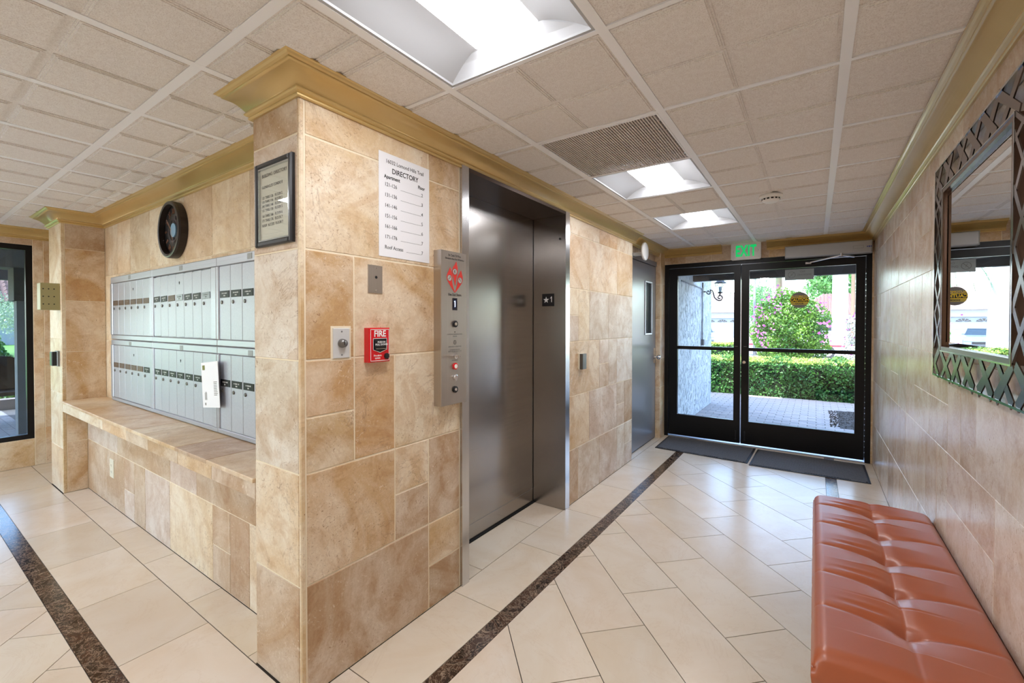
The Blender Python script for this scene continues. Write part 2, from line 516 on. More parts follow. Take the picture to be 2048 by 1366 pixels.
def wloc(o):
    p = Vector(o.location)
    while o.parent:
        o = o.parent; p += Vector(o.location)
    return p
def tag(o, label=None, cat=None, group=None, kind=None):
    if label: o['label'] = label
    if cat: o['category'] = cat
    if group: o['group'] = group
    if kind: o['kind'] = kind
    return o
def thing(name, label, cat, loc, group=None):
    o = bpy.data.objects.new(name, None)
    o.empty_display_size = 0.1
    COL.objects.link(o)
    o.location = loc
    return tag(o, label, cat, group)
def obj(name, mb, mats, parent=None, color=None, loc=None):
    """mb in world coordinates; the object's origin is loc (default the parent's origin)"""
    base = wloc(parent) if parent else Vector((0, 0, 0))
    org = Vector(loc) if loc is not None else base
    me = mb.mesh(name, mats, org)
    o = bpy.data.objects.new(name, me)
    COL.objects.link(o)
    o.parent = parent
    o.location = org - base
    if color: o.color = color
    return o
def struct(name, mb, mats, parent=None, color=None):
    o = obj(name, mb, mats, parent, color)
    o['kind'] = 'structure'
    return o
def text(name, body, size, T, mat, parent, align='CENTER', ext=0.0004, sx=1.0, bold=0.0, alignv='CENTER', label=None):
    cu = bpy.data.curves.new(name, 'FONT')
    cu.body = body
    cu.size = size
    cu.align_x = align
    cu.align_y = alignv
    cu.extrude = ext
    cu.offset = bold
    cu.resolution_u = 3
    cu.space_character = 1.12 if body == 'EXIT' else 1.0
    cu.materials.append(mat)
    o = bpy.data.objects.new(name, cu)
    COL.objects.link(o)
    base = wloc(parent)
    m = T.copy()
    o.parent = parent
    o.matrix_parent_inverse = Matrix.Identity(4)
    q = m.to_3x3()
    q = q @ Matrix.Diagonal((sx, 1, 1))
    mm = q.to_4x4(); mm.translation = m.translation - base
    o.matrix_basis = mm
    return o

# per-piece stone: shape in (a,b) on a plane given by T; tiles are parts of the wall
def jit(col, amt=0.06, hue=0.03):
    k = 1 + random.uniform(-amt, amt)
    return (min(1, col[0] * k * (1 + random.uniform(-hue, hue))), min(1, col[1] * k), min(1, col[2] * k * (1 + random.uniform(-hue, hue) * 1.5)), 1)
def stone(parent, T, a0, a1, b0, b1, mat, col, gap=0.0018, thick=0.012, ch=0.002, name='stone_tile'):
    m = MB(T)
    w = thick + random.uniform(-0.0004, 0.0006)
    m.cbox(a0 + gap, a1 - gap, b0 + gap, b1 - gap, -thick, w - thick, ch)
    return obj(name, m, mat, parent, col)

# ================================================================= room shell
X0, X1, Y0, Y1 = -6.18, 0.468, -2.8, 5.494      # window wall, right wall, back wall, door wall
XE, YP, YM, YL = -1.513, 0.863, 1.13, 1.01      # elevator wall, pillar fronts, mailbox wall, wall below the counter
XPL, XPR = -5.363, -4.963                       # far pillar
XC = -1.843                                     # left side of the corner block
XD = -1.59                                      # recess of the grey door
TOP = 2.44
g = 0.0022

TAN = srgb(224, 199, 164)
CRM = srgb(234, 216, 188)
OCH = srgb(214, 182, 140)
PNK = srgb(218, 202, 190)
GRY = srgb(222, 212, 203)
BRN = srgb(200, 174, 146)

# --- floor
def clip(poly, x0, x1, y0, y1):
    for ax, lim, s in ((0, x0, 1), (0, x1, -1), (1, y0, 1), (1, y1, -1)):
        out = []
        for i in range(len(poly)):
            p, q = poly[i], poly[(i + 1) % len(poly)]
            a, b = (p[ax] - lim) * s, (q[ax] - lim) * s
            if a >= 0: out.append(p)
            if a * b < 0:
                k = a / (a - b)
                out.append((p[0] + (q[0] - p[0]) * k, p[1] + (q[1] - p[1]) * k))
        poly = out
        if len(poly) < 3: return []
    return poly
def area(p):
    return abs(sum(p[i][0] * p[(i + 1) % len(p)][1] - p[(i + 1) % len(p)][0] * p[i][1] for i in range(len(p)))) / 2
def shrink(poly, d):
    """inset a convex polygon by d"""
    n = len(poly)
    sgn = 1 if sum(poly[i][0] * poly[(i + 1) % n][1] - poly[(i + 1) % n][0] * poly[i][1] for i in range(n)) > 0 else -1
    if sgn < 0: poly = poly[::-1]
    # drop near-duplicate points
    q = []
    for p in poly:
        if not q or math.dist(p, q[-1]) > 0.004: q.append(p)
    if math.dist(q[0], q[-1]) < 0.004: q.pop()
    poly = q; n = len(poly)
    if n < 3: return []
    out = []
    for i in range(n):
        a, b, c = Vector(poly[i - 1]), Vector(poly[i]), Vector(poly[(i + 1) % n])
        e1 = (b - a).normalized(); e2 = (c - b).normalized()
        n1 = Vector((-e1.y, e1.x)); n2 = Vector((-e2.y, e2.x))
        k = 1 + n1.dot(n2)
        if k < 0.15: k = 0.15
        out.append(tuple(b + (n1 + n2) * (d / k)))
    return out
fl = struct('floor', MB().box(X0 - 0.2, X1 + 0.15, Y0 - 0.15, Y1 + 0.12, -0.12, -0.003), MT['floor_joint'])
FC = srgb(228, 216, 200)
def ftile(poly, mat='floor', name='floor_tile', col=None, gap=0.0019):
    if not poly or area(poly) < 0.0006: return
    p = shrink(poly, gap)
    if len(p) < 3: return
    m = MB().prism(p, -0.003, 0.0)
    obj(name, m, MT[mat], fl, col or jit(FC, 0.035, 0.012))
SX0, SX1 = -1.220, -1.142       # strip in the hall
TX0, TX1 = 0.085, 0.1635        # strip by the bench
SY0, SY1 = 0.463, 0.541         # strip along the mailboxes
W_ = 0.4306; L_ = 0.8612
rects = [(X0, TX0, Y0, SY0), (SX1, TX0, SY0, Y1)]
for k in range(-24, 18):
    s0 = 0.907 + W_ * k
    s1 = s0 + W_
    d0 = (2.592 + 0.331 * k) if k > -4 else (2.861 - 0.33 * (k + 7))
    for j in range(-14, 16):
        a = d0 + L_ * j; b = a + L_
        # s = x + y, d = y - x
        P = [((s - d) / 2, (s + d) / 2) for s, d in ((s0, a), (s0, b), (s1, b), (s1, a))]
        for r in rects:
            q = clip(P, *r)
            ftile(q)
def row(x0, x1, y0, y1, cuts, along, **kw):
    lo, hi = (x0, x1) if along == 'x' else (y0, y1)
    c = [lo] + sorted([v for v in cuts if lo + 0.02 < v < hi - 0.02]) + [hi]
    for a, b in zip(c[:-1], c[1:]):
        P = [(a, y0), (b, y0), (b, y1), (a, y1)] if along == 'x' else [(x0, a), (x1, a), (x1, b), (x0, b)]
        ftile(P, **kw)
row(XE, SX0, SY1, Y1, [1.665 + 0.6098 * k for k in range(-3, 8)], 'y')
row(-1.76, XE, 1.771, 2.853, [1.90, 2.519], 'y')
row(XD, XE, 4.31, Y1, [4.7, 5.31], 'y')
row(X0, XE, SY1, 0.858, [-2.275 - 0.61 * k for k in range(-2, 8)], 'x')
row(XPR, XC, 0.858, YL, [-1.907 - 0.6115 * k for k in range(0, 6)], 'x')
row(X0, XPL, 0.858, 1.35, [-5.8], 'x')
row(TX1, X1, Y0, Y1, [0.72 + 0.61 * k for k in range(-6, 9)], 'y')
WHITE = (1, 1, 1, 1)
row(SX0, SX1, SY0, Y1, [SY1 + 0.0 + 0.61 * k for k in range(1, 9)], 'y', mat='marble', name='marble_strip', col=WHITE, gap=0.0006)
row(X0, SX0, SY0, SY1, [-1.8 - 0.61 * k for k in range(0, 8)], 'x', mat='marble', name='marble_strip', col=WHITE, gap=0.0006)
row(TX0, TX1, Y0, Y1, [0.2 + 0.61 * k for k in range(-5, 9)], 'y', mat='marble', name='marble_strip', col=WHITE, gap=0.0006)

# --- ceiling
ceil_o = struct('ceiling', MB().box(X0 - 0.2, X1 + 0.15, Y0 - 0.15, Y1 + 0.12, TOP, TOP + 0.1), plain('plenum_slab', (0.2, 0.2, 0.2, 1), 0.9))
GX = [0.691, 0.078, -0.545, -1.165, -1.785, -2.395, -3.005, -3.615, -4.225, -4.835, -5.445, -6.055, -6.665]
GY = [0.655 + 0.6165 * k for k in range(-6, 9)]
ROOM = [(X0, X1, Y0, YP), (XPR, XC, YP, YM), (XE, X1, YP, Y1), (XD, XE, 4.31, Y1), (X0, XPL, YP, 1.35)]
LIGHTS = [(3, 6), (3, 9), (3, 11), (3, 4), (7, 4), (10, 4), (5, 2), (9, 2)]   # (column: between GX[i] and GX[i-1], row: above GY[j])
VENT = (3, 8)
def pad(m, x0, x1, y0, y1):
    zs = [(0.004, 2.2655), (0.004, 2.2625), (0.0105, 2.2625), (0.0105, 2.2600), (0.017, 2.2600), (0.017, 2.2570)]
    v = []
    for i, z in zs:
        v += [(x0 + i, y0 + i, z), (x1 - i, y0 + i, z), (x1 - i, y1 - i, z), (x0 + i, y1 - i, z)]
    f = []
    for L in range(len(zs) - 1):
        for k in range(4):
            f.append((L * 4 + k, L * 4 + 4 + k, L * 4 + 4 + (k + 1) % 4, L * 4 + (k + 1) % 4))
    n = (len(zs) - 1) * 4
    f.append((n + 3, n + 2, n + 1, n))
    m.add(v, f)
for i in range(1, len(GX)):
    for j in range(len(GY) - 1):
        if (i, j) in LIGHTS or (i, j) == VENT: continue
        cx0, cx1, cy0, cy1 = GX[i], GX[i - 1], GY[j], GY[j + 1]
        m = MB(); got = False
        for r in ROOM:
            a0, a1, b0, b1 = max(cx0, r[0]), min(cx1, r[1]), max(cy0, r[2]), min(cy1, r[3])
            if a1 - a0 < 0.03 or b1 - b0 < 0.03: continue
            m.box(a0, a1, b0, b1, 2.2655, 2.275); got = True
            mx, my = (cx0 + cx1) / 2, (cy0 + cy1) / 2
            bw = 0.013
            for (px0, px1) in ((cx0 + bw, mx - .011), (mx + .011, cx1 - bw)):
                for (py0, py1) in ((cy0 + bw, my - .004), (my + .004, cy1 - bw)):
                    q0, q1, w0, w1 = max(px0, r[0]), min(px1, r[1]), max(py0, r[2]), min(py1, r[3])
                    if q1 - q0 > 0.05 and w1 - w0 > 0.05: pad(m, q0, q1, w0, w1)
        if got:
            obj('ceiling_tile', m, MT['tile'], ceil_o, None, ((cx0 + cx1) / 2, (cy0 + cy1) / 2, 2.27))
for x in GX:
    for r in ROOM:
        if r[0] < x < r[1]:
            obj('grid_bar', MB().box(x - 0.0165, x + 0.0165, r[2], r[3], 2.2600, 2.2655), MT['tbar'], ceil_o)
for y in GY:
    for r in ROOM:
        if r[2] < y < r[3]:
            w = 0.0165 if abs(y - 0.655) < 0.01 else 0.009
            xs = [r[0]] + sorted([x for x in GX if r[0] < x < r[1]]) + [r[1]]
            for a, b in zip(xs[:-1], xs[1:]):
                if b - a > 0.06:
                    obj('grid_bar', MB().box(a + 0.016, b - 0.016, y - w, y + w, 2.2602, 2.2655), MT['tbar'], ceil_o)

# --- walls (solid cores with stones set on them)
w_r = struct('wall_right', MB().box(X1 + g, X1 + 0.15, Y0, Y1 + 0.1, 0, TOP), MT['grout'])
zc = [0, 0.408, 0.816, 1.224, 1.628, 2.035, 2.255]
known = {3: [2.18, 2.58, 2.935, 3.16, 3.37, 3.544, 3.97, 4.35, 4.62, 4.95, 5.15],
         4: [2.4, 2.935, 3.39, 3.97, 4.3, 4.62, 4.98],
         2: [1.70, 2.18, 2.38, 2.58, 2.94, 3.35, 3.60, 3.95, 4.30, 4.55, 4.9],
         1: [1.45, 1.98, 2.58, 2.77, 3.02, 3.34, 3.62, 3.93, 4.33, 4.70, 4.95]}
Tr = on_rwall(X1, 0, 0)
for c in range(6):
    ys = sorted(known.get(c, []))
    lo = ys[0] if ys else 5.2
    y = lo
    while y > Y0 + 0.25:
        y -= random.choice([0.2, 0.3, 0.4, 0.4, 0.6]); ys.append(y)
    y = max(ys)
    while y < Y1 - 0.25:
        y += random.choice([0.2, 0.3, 0.4]); ys.append(y)
    ys = sorted([v for v in ys if Y0 + 0.05 < v < Y1 - 0.05] + [Y0, Y1])
    for a, b in zip(ys[:-1], ys[1:]):
        col = jit(random.choice([srgb(222, 209, 199), srgb(224, 214, 207), srgb(217, 202, 192), srgb(230, 219, 209), srgb(208, 190, 177), srgb(224, 212, 202)]), 0.05, 0.02)
        if random.random() < 0.22 and c < 5 and b - a > 0.15:
            zm = (zc[c] + zc[c + 1]) / 2
            stone(w_r, Tr, -b, -a, zc[c], zm, MT['trav_r'], col, gap=.0009, ch=.0008)
            stone(w_r, Tr, -b, -a, zm, zc[c + 1], MT['trav_r'], jit(PNK, .03), gap=.0009, ch=.0008)
        else:
            stone(w_r, Tr, -b, -a, zc[c], zc[c + 1], MT['trav_r'], col, gap=.0011, ch=.001)

# elevator wall and corner block
we = MB()
we.box(XC + g, XE - g, YP + g, 1.716, 0, TOP)
we.box(XC + g, XE - g, 2.915, 4.31 - g, 0, TOP)
we.box(-1.95, XE - g, 1.716, 2.915, 2.17, TOP)
we.box(-1.95, -1.81, 1.0, 3.2, 0, TOP)
w_e = struct('wall_elevator', we, MT['grout'])
Te = on_xwall(XE, 0, 0)
def ez(k):
    return [0, .204, .410, .614, .818, 1.022, 1.230, 1.430, 1.632, 1.84, 2.042, 2.255][k]
L0 = lambda i: 0.883 + 0.2035 * i if i < 4 else 1.713
SL = [(0, 3, 0, 2, BRN), (3, 4, 1, 2, TAN), (3, 4, 0, 1, BRN), (0, 2, 2, 4, TAN), (2, 3, 2, 3, BRN), (2, 3, 3, 4, CRM), (3, 4, 2, 4, BRN),
      (0, 1, 4, 5, TAN), (0, 1, 5, 6, OCH), (1, 2, 4, 6, OCH), (2, 4, 4, 6, CRM), (0, 1, 6, 8, OCH), (1, 4, 6, 8, TAN),
      (0, 3, 8, 10, CRM), (3, 4, 8, 10, TAN), (0, 3, 10, 11, CRM), (3, 4, 10, 11, TAN)]
for a, b, c, d, col in SL:
    stone(w_e, Te, L0(a), L0(b), ez(c), ez(d), MT['trav'], jit(col, 0.03, 0.02), gap=0.0022, ch=0.003)
stone(w_e, Te, YP, 0.883, 0, 2.255, MT['trav'], jit(srgb(232, 212, 176), 0.02), gap=0.001, ch=0.004)
R0 = lambda i: 2.918 if i == 0 else (2.895 + 0.2 * i if i < 7 else 4.306)
SR = [(0, 2, 8, 10, OCH), (2, 5, 8, 10, CRM), (5, 7, 8, 10, TAN), (0, 3, 10, 11, CRM), (3, 5, 10, 11, TAN), (5, 7, 10, 11, CRM),
      (0, 1, 7, 8, CRM), (0, 1, 6, 7, PNK), (1, 2, 6, 8, CRM), (2, 4, 6, 8, GRY), (4, 7, 6, 8, PNK),
      (0, 3, 4, 6, TAN), (3, 4, 5, 6, PNK), (3, 4, 4, 5, BRN), (4, 5, 4, 6, PNK), (5, 7, 4, 6, GRY),
      (0, 2, 2, 4, TAN), (2, 5, 2, 4, PNK), (5, 6, 3, 4, PNK), (5, 6, 2, 3, PNK), (6, 7, 2, 4, BRN),
      (0, 1, 0, 2, BRN), (1, 3, 0, 2, GRY), (3, 5, 0, 2, PNK), (5, 6, 0, 2, GRY), (6, 7, 1, 2, GRY), (6, 7, 0, 1, PNK)]
for a, b, c, d, col in SR:
    stone(w_e, Te, R0(a), R0(b), ez(c), ez(d), MT['trav'], jit(col, 0.03, 0.02), gap=0.0018, ch=0.0025)
# pillar front facing the camera
Tp = on_ywall(0, YP, 0)
for c, d, col in ((0, 2, BRN), (2, 4, CRM), (4, 6, GRY), (6, 8, GRY), (8, 10, PNK), (10, 11, BRN)):
    stone(w_e, Tp, XC, XE - 0.013, ez(c), ez(d), MT['trav'], jit(col, 0.03, 0.02), gap=0.002, ch=0.003)
# left cheek of the corner block (faces the mailboxes)
Tc = frame((XC, 0, 0), (0, -1, 0), (0, 0, 1), (-1, 0, 0))
for c, d in ((0, 2), (2, 4), (4, 6), (6, 8), (8, 10), (10, 11)):
    stone(w_e, Tc, -YM, -YP - 0.012, ez(c), ez(d), MT['trav'], jit(TAN))
# end of the elevator wall by the grey door
Tg = frame((0, 4.31, 0), (-1, 0, 0), (0, 0, 1), (0, 1, 0))
for c in range(0, 10, 2):
    stone(w_e, Tg, -XE + 0.012, -XD, ez(c), ez(c + 2), MT['trav'], jit(PNK))

# mailbox wall, lower wall
wm = MB()
wm.box(XPR + g, XC - g, YM + g, 1.45, 0.66, TOP)
wm.box(XPR + g, XC - g, YL + g, 1.45, 0, 0.66)
w_m = struct('wall_mailboxes', wm, MT['grout'])
Tm = on_ywall(0, YM, 0)
xs = [XPR, -4.63, -4.33, -3.918, -3.309, -2.903, -2.45, XC - 0.012]
for n, (a, b) in enumerate(zip(xs[:-1], xs[1:])):
    for c, d in ((0.745, 1.224), (1.224, 1.76), (1.76, 2.255)):
        stone(w_m, Tm, a, b, c, d, MT['trav_v'], jit(random.choice([srgb(224, 204, 176), CRM, srgb(220, 200, 172)]), 0.04, 0.02), gap=0.0012)
Tl = on_ywall(0, YL, 0)
for a, b, c, d, col in ((XPR, -4.45, 0, .41, BRN), (-4.45, -4.05, 0, .41, BRN), (-4.05, -3.84, .19, .41, BRN), (-4.05, -3.84, 0, .19, PNK), (-3.84, -3.63, 0, .41, BRN),
                        (-3.63, -3.21, 0, .41, PNK), (-3.21, -2.62, 0, .41, CRM), (-2.62, -2.42, .2, .41, BRN), (-2.62, -2.42, 0, .2, BRN),
                        (-2.42, -2.22, 0, .41, BRN), (-2.22, XC, 0, .41, CRM),
                        (XPR, -4.2, .41, .655, PNK), (-4.2, -3.2, .41, .655, BRN), (-3.2, -2.82, .41, .655, PNK), (-2.82, XC, .41, .655, BRN)):
    stone(w_m, Tl, a, b, c, d, MT['trav_v'], jit(col, 0.03, 0.02))

# far pillar
w_p = struct('wall_far_pillar', MB().box(XPL + g, XPR - g, YP + g, 1.45, 0, TOP), MT['grout'])
Tq = on_xwall(XPR, 0, 0)
zz = [0, 0.408, 0.732, 1.135, 1.547, 1.967, 2.255]
for n, (c, d) in enumerate(zip(zz[:-1], zz[1:])):
    stone(w_p, Tq, 0.886, YM if c >= 0.7 else YL, c, d, MT['trav'], jit([TAN, TAN, OCH, TAN, OCH, BRN][n], 0.02, 0.01))
    if c < 0.7: stone(w_p, Tq, YL, YM, c, d, MT['trav'], jit(TAN))
stone(w_p, Tq, YP, 0.886, 0, 2.255, MT['trav'], jit(srgb(226, 206, 170), 0.02), gap=0.001)
Tpf = on_ywall(0, YP, 0)
zz = [0, 0.36, 0.80, 1.24, 1.66, 2.255]
for c, d in zip(zz[:-1], zz[1:]):
    stone(w_p, Tpf, XPL, XPR - 0.013, c, d, MT['trav'], jit(CRM, 0.03))
Tps = frame((XPL, 0, 0), (0, -1, 0), (0, 0, 1), (-1, 0, 0))
for c, d in zip(zz[:-1], zz[1:]):
    stone(w_p, Tps, -1.35, -YP - 0.012, c, d, MT['trav'], jit(TAN, 0.03))

# window wall on the far left
WY0, WY1, WZ0, WZ1 = -1.7, 0.884, 0.262, 2.108
ww = MB()
ww.box(X0 - 0.16, X0 - g, Y0, WY0, 0, TOP)
ww.box(X0 - 0.16, X0 - g, WY1, 1.6, 0, TOP)
ww.box(X0 - 0.16, X0 - g, WY0, WY1, 0, WZ0)
ww.box(X0 - 0.16, X0 - g, WY0, WY1, WZ1, TOP)
ww.box(X0 - g, XPL + g, 1.35 + g, 1.5, 0, TOP)
w_w = struct('wall_window', ww, MT['grout'])
Tw = on_xwall(X0, 0, 0)
ys = [Y0, -2.3, WY0]
for a, b in ((Y0, -2.3), (-2.3, WY0)):
    for c, d in ((0, .41), (.41, .82), (.82, 1.23), (1.23, 1.64), (1.64, 2.255)):
        stone(w_w, Tw, a, b, c, d, MT['trav'], jit(TAN))
for a, b in ((WY0, -1.1), (-1.1, -0.5), (-0.5, 0.1), (0.1, 0.50), (0.50, WY1)):
    stone(w_w, Tw, a, b, 0, WZ0, MT['trav'], jit(TAN))
    stone(w_w, Tw, a, b, WZ1, 2.255, MT['trav'], jit(BRN))
for c, d in ((0, .62), (.62, 1.03), (1.03, 1.64), (1.64, 2.255)):
    stone(w_w, Tw, WY1, 0.955, c, d, MT['trav'], jit(CRM, 0.03))
for c, d in ((0, .36), (.36, .95), (.95, 1.64), (1.64, 2.255)):
    stone(w_w, Tw, 0.955, 1.35, c, d, MT['trav'], jit(OCH, 0.05))
Tn = on_ywall(0, 1.35, 0)
for c, d in ((0, .41), (.41, .95), (.95, 1.64), (1.64, 2.255)):
    stone(w_w, Tn, X0, -5.77, c, d, MT['trav'], jit(TAN)); stone(w_w, Tn, -5.77, XPL, c, d, MT['trav'], jit(TAN))

win = struct('window_1', MB().box(X0 - 0.07, X0 - 0.01, WY1 - 0.045, WY1, WZ0, WZ1)
             .box(X0 - 0.07, X0 - 0.01, WY0, WY0 + 0.045, WZ0, WZ1)
             .box(X0 - 0.07, X0 - 0.01, WY0 + 0.045, WY1 - 0.045, WZ0, WZ0 + 0.045)
             .box(X0 - 0.07, X0 - 0.01, WY0 + 0.045, WY1 - 0.045, WZ1 - 0.05, WZ1)
             .box(X0 - 0.07, X0 - 0.01, -0.43, -0.385, WZ0 + 0.045, WZ1 - 0.05), MT['blackmetal'])
for a, b in ((WY0 + 0.045, -0.43), (-0.385, WY1 - 0.045)):
    obj('glass_pane', MB().box(X0 - 0.045, X0 - 0.039, a, b, WZ0 + 0.045, WZ1 - 0.05), MT['glass_dark'], win)

# back wall, with an unseen tall window added to let daylight in
BW = [(-5.4, -2.9)]
BZ0, BZ1 = 0.10, 2.10
wb = MB()
xe = [X0 - 0.16] + [v for p in BW for v in p] + [X1 + 0.15]
for k in range(0, len(xe), 2):
    wb.box(xe[k], xe[k + 1], Y0 - 0.15, Y0 - g, 0, TOP)
for p in BW:
    wb.box(p[0], p[1], Y0 - 0.15, Y0 - g, 0, BZ0).box(p[0], p[1], Y0 - 0.15, Y0 - g, BZ1, TOP)
w_b = struct('wall_back', wb, MT['grout'])
Tb = frame((0, Y0, 0), (-1, 0, 0), (0, 0, 1), (0, 1, 0))
xe[0], xe[-1] = X0, X1
for k in range(0, len(xe), 2):
    xx = -xe[k + 1]
    while xx < -xe[k] - 0.02:
        nx = min(xx + 0.61, -xe[k])
        for c, d in ((0, .61), (.61, 1.22), (1.22, 1.83), (1.83, 2.255)):
            stone(w_b, Tb, xx, nx, c, d, MT['trav'], jit(random.choice([TAN, CRM, PNK])))
        xx = nx
for n_, p in enumerate(BW):
    stone(w_b, Tb, -p[1], -p[0], BZ1, 2.255, MT['trav'], jit(TAN))
    stone(w_b, Tb, -p[1], -p[0], 0, BZ0, MT['trav'], jit(TAN))
    m = MB(); xm = (p[0] + p[1]) / 2
    ya, yb = Y0 - 0.07, Y0 - 0.01
    m.box(p[0], p[0] + .045, ya, yb, BZ0, BZ1).box(p[1] - .045, p[1], ya, yb, BZ0, BZ1).box(xm - .025, xm + .025, ya, yb, BZ0 + .06, BZ1 - .05)
    m.box(p[0] + .045, p[1] - .045, ya, yb, BZ0, BZ0 + .06).box(p[0] + .045, p[1] - .045, ya, yb, BZ1 - .05, BZ1)
    wn_ = struct('window_%d' % (n_ + 2), m, MT['blackmetal'])  # unseen window, added to brighten ceiling and walls with daylight
    for a_, b_ in ((p[0] + .045, xm - .025), (xm + .025, p[1] - .045)):
        obj('glass_pane', MB().box(a_, b_, Y0 - .045, Y0 - .039, BZ0 + .06, BZ1 - .05), MT['glass'], wn_)

# door wall (far end of the hall)
DX0, DX1, DZ = -1.525, 0.453, 2.084
wf = MB()
wf.box(-2.0, DX0, Y1 + g, Y1 + 0.12, 0, TOP)
wf.box(DX1, X1 + 0.15, Y1 + g, Y1 + 0.12, 0, TOP)
wf.box(DX0, DX1, Y1 + g, Y1 + 0.12, DZ, TOP)
wf.box(-1.9, XD - g, 4.31 - g, Y1 + g, 0, TOP)
wf.box(XD - g, -1.525 - g, 5.315 + g, Y1 + g, 0, TOP)
w_f = struct('wall_front', wf, MT['grout'])
Tf = on_ywall(0, Y1, 0)
xs = [DX0, -1.28, -1.0, -0.72, -0.42, -0.1, 0.2, DX1]
for a, b in zip(xs[:-1], xs[1:]):
    stone(w_f, Tf, a, b, DZ + 0.001, 2.255, MT['trav'], jit(random.choice([BRN, OCH, BRN]), 0.06))
for c, d in zip(zc[:-1], zc[1:]):
    stone(w_f, Tf, DX1, X1 - 0.001, c, d, MT['trav'], jit(TAN), gap=0.0008)
Tpx = on_xwall(-1.525, 0, 0)
Tpy = on_ywall(0, 5.315, 0)
for c, d in ((0, .204), (.204, .61), (.61, .95), (.95, 1.42), (1.42, 1.84), (1.84, 2.255)):
    stone(w_f, Tpx, 5.327, Y1, c, d, MT['trav'], jit(random.choice([TAN, BRN, PNK])))
    stone(w_f, Tpy, XD, -1.525, c, d, MT['trav'], jit(random.choice([CRM, TAN])))
Tdx = on_xwall(XD, 0, 0)
for a, b in ((4.31, 4.7), (4.7, 5.1), (5.1, 5.315)):
    stone(w_f, Tdx, a, b, 2.10, 2.255, MT['trav'], jit(TAN))

# --- crown mouldings
PROF = [(0, 0), (.008, 0), (.012, .003), (.013, .008), (.010, .012), (.014, .014), (.020, .017), (.024, .021), (.023, .026), (.018, .029),
        (.021, .034), (.026, .041), (.033, .049), (.041, .057), (.050, .064), (.060, .070), (.070, .0745), (.080, .078), (.080, .082), (.088, .085), (.094, .090), (.100, .092), (.100, .096)]
def crown(name, path, z0=2.164, prof=PROF, side=1):
    """room lies to the right of the path (side=1)"""
    n = len(path)
    P = [Vector(p) for p in path]
    m = MB()
    k = len(prof)
    for i, p in enumerate(P):
        nr = []
        if i > 0:
            d = (p - P[i - 1]).normalized(); nr.append(Vector((d.y, -d.x)) * side)
        if i < n - 1:
            d = (P[i + 1] - p).normalized(); nr.append(Vector((d.y, -d.x)) * side)
        off = nr[0] if len(nr) == 1 else (nr[0] + nr[1]) / (1 + nr[0].dot(nr[1]))
        for (r, z) in prof:
            m.v.append((p.x + off.x * r, p.y + off.y * r, z0 + z))
        m.v.append((p.x, p.y, z0 + prof[-1][1]))
    kk = k + 1
    for i in range(n - 1):
        for j in range(kk):
            a, b = i * kk + j, i * kk + (j + 1) % kk
            f = (a, b, b + kk, a + kk) if side == -1 else (a, a + kk, b + kk, b)
            m.f.append(f); m.mi.append(0); m.sm.append(9 <= j <= 16)
    for e in (0, n - 1):
        q = tuple(e * kk + j for j in range(kk))
        m.f.append(q if e == 0 else q[::-1]); m.mi.append(0); m.sm.append(False)
    return struct(name, m, MT['gold'])
crown('trim_1', [(X0, Y0), (X0, 1.35), (XPL, 1.35), (XPL, YP), (XPR, YP), (XPR, YM), (XC, YM), (XC, YP), (XE, YP), (XE, 4.36)])
crown('trim_2', [(-1.555, 4.365), (-1.555, Y1), (-0.885, Y1)])
crown('trim_3', [(-0.44, Y1), (X1, Y1), (X1, Y0), (X0, Y0)])
# --- counter of the mailbox alcove
ct = struct('counter_ledge', MB().box(XPR, XC, YP + 0.014, YM + g, 0.66, 0.728), MT['grout'])
del ct['kind']
tag(ct, 'long travertine counter ledge under the mailboxes', 'counter')
Tt = Matrix.Identity(4)
xs = [XPR, -4.35, -3.78, -3.283, -3.108, -2.64, -2.28, XC - 0.001]
cols = [TAN, OCH, TAN, srgb(238, 222, 190), TAN, BRN, TAN]
for a, b, col in zip(xs[:-1], xs[1:], cols):
    m = MB(); m.cbox(a + .0012, b - .0012, YP - 0.010, YM, 0.728, 0.745, 0.003)
    obj('stone_slab', m, MT['trav_vy'], ct, jit(col, 0.02))
xs = [XPR, -3.9, -3.42, -3.047, -2.633, -2.247, XC - 0.001]
for a, b, col in zip(xs[:-1], xs[1:], [CRM, TAN, BRN, BRN, TAN, BRN]):
    stone(ct, Tp, a, b, 0.657, 0.728, MT['trav'], jit(col, 0.03), gap=0.0015)
m = MB(); m.box(XPR + 0.002, XC - 0.002, YP + 0.012, YL - 0.001, 0.655, 0.660)
obj('underside', m, MT['trav'], ct, BRN)

# ================================================================= doors
V3 = Vector
# --- elevator
d1 = thing('door_1', None, None, (-1.7, 2.3, 0)); d1['kind'] = 'structure'
obj('door_trim', MB().box(-1.790, -1.498, 1.716, 1.771, 0.001, 2.180), MT['steel_v'], d1)
obj('door_trim', MB().box(-1.790, -1.498, 2.853, 2.915, 0.001, 2.180), MT['steel_v'], d1)
obj('jamb_panel', MB().box(-1.768, -1.499, 2.8505, 2.853, 0.001, 2.157), MT['steel'], d1)
obj('head_panel', MB().box(-1.80, -1.500, 1.7715, 2.8525, 2.157, 2.185), plain('dark_reflection_steel', srgb(92, 80, 74), .35, .9), d1)  # darker steel colour puts the dark reflection on the soffit
obj('door_panel', MB().box(-1.800, -1.775, 1.772, 2.846, 0.012, 2.156), MT['steel'], d1)
obj('dark_slot', MB().box(-1.803, -1.800, 1.76, 2.86, 0.0, 2.17), MT['dark_gap'], d1)
obj('sill', MB().box(-1.80, -1.762, 1.7715, 2.8500, 0.0005, 0.006), MT['dark_gap'], d1)
obj('kick_line', MB().box(-1.775, -1.7745, 1.773, 2.845, 0.104, 0.106), MT['greyink'], d1)
obj('bolt', MB(on_ywall(-1.545, 2.8503, 1.985)).cyl(0, 0, 0, .006, .009, .006), MT['dark_gap'], d1)

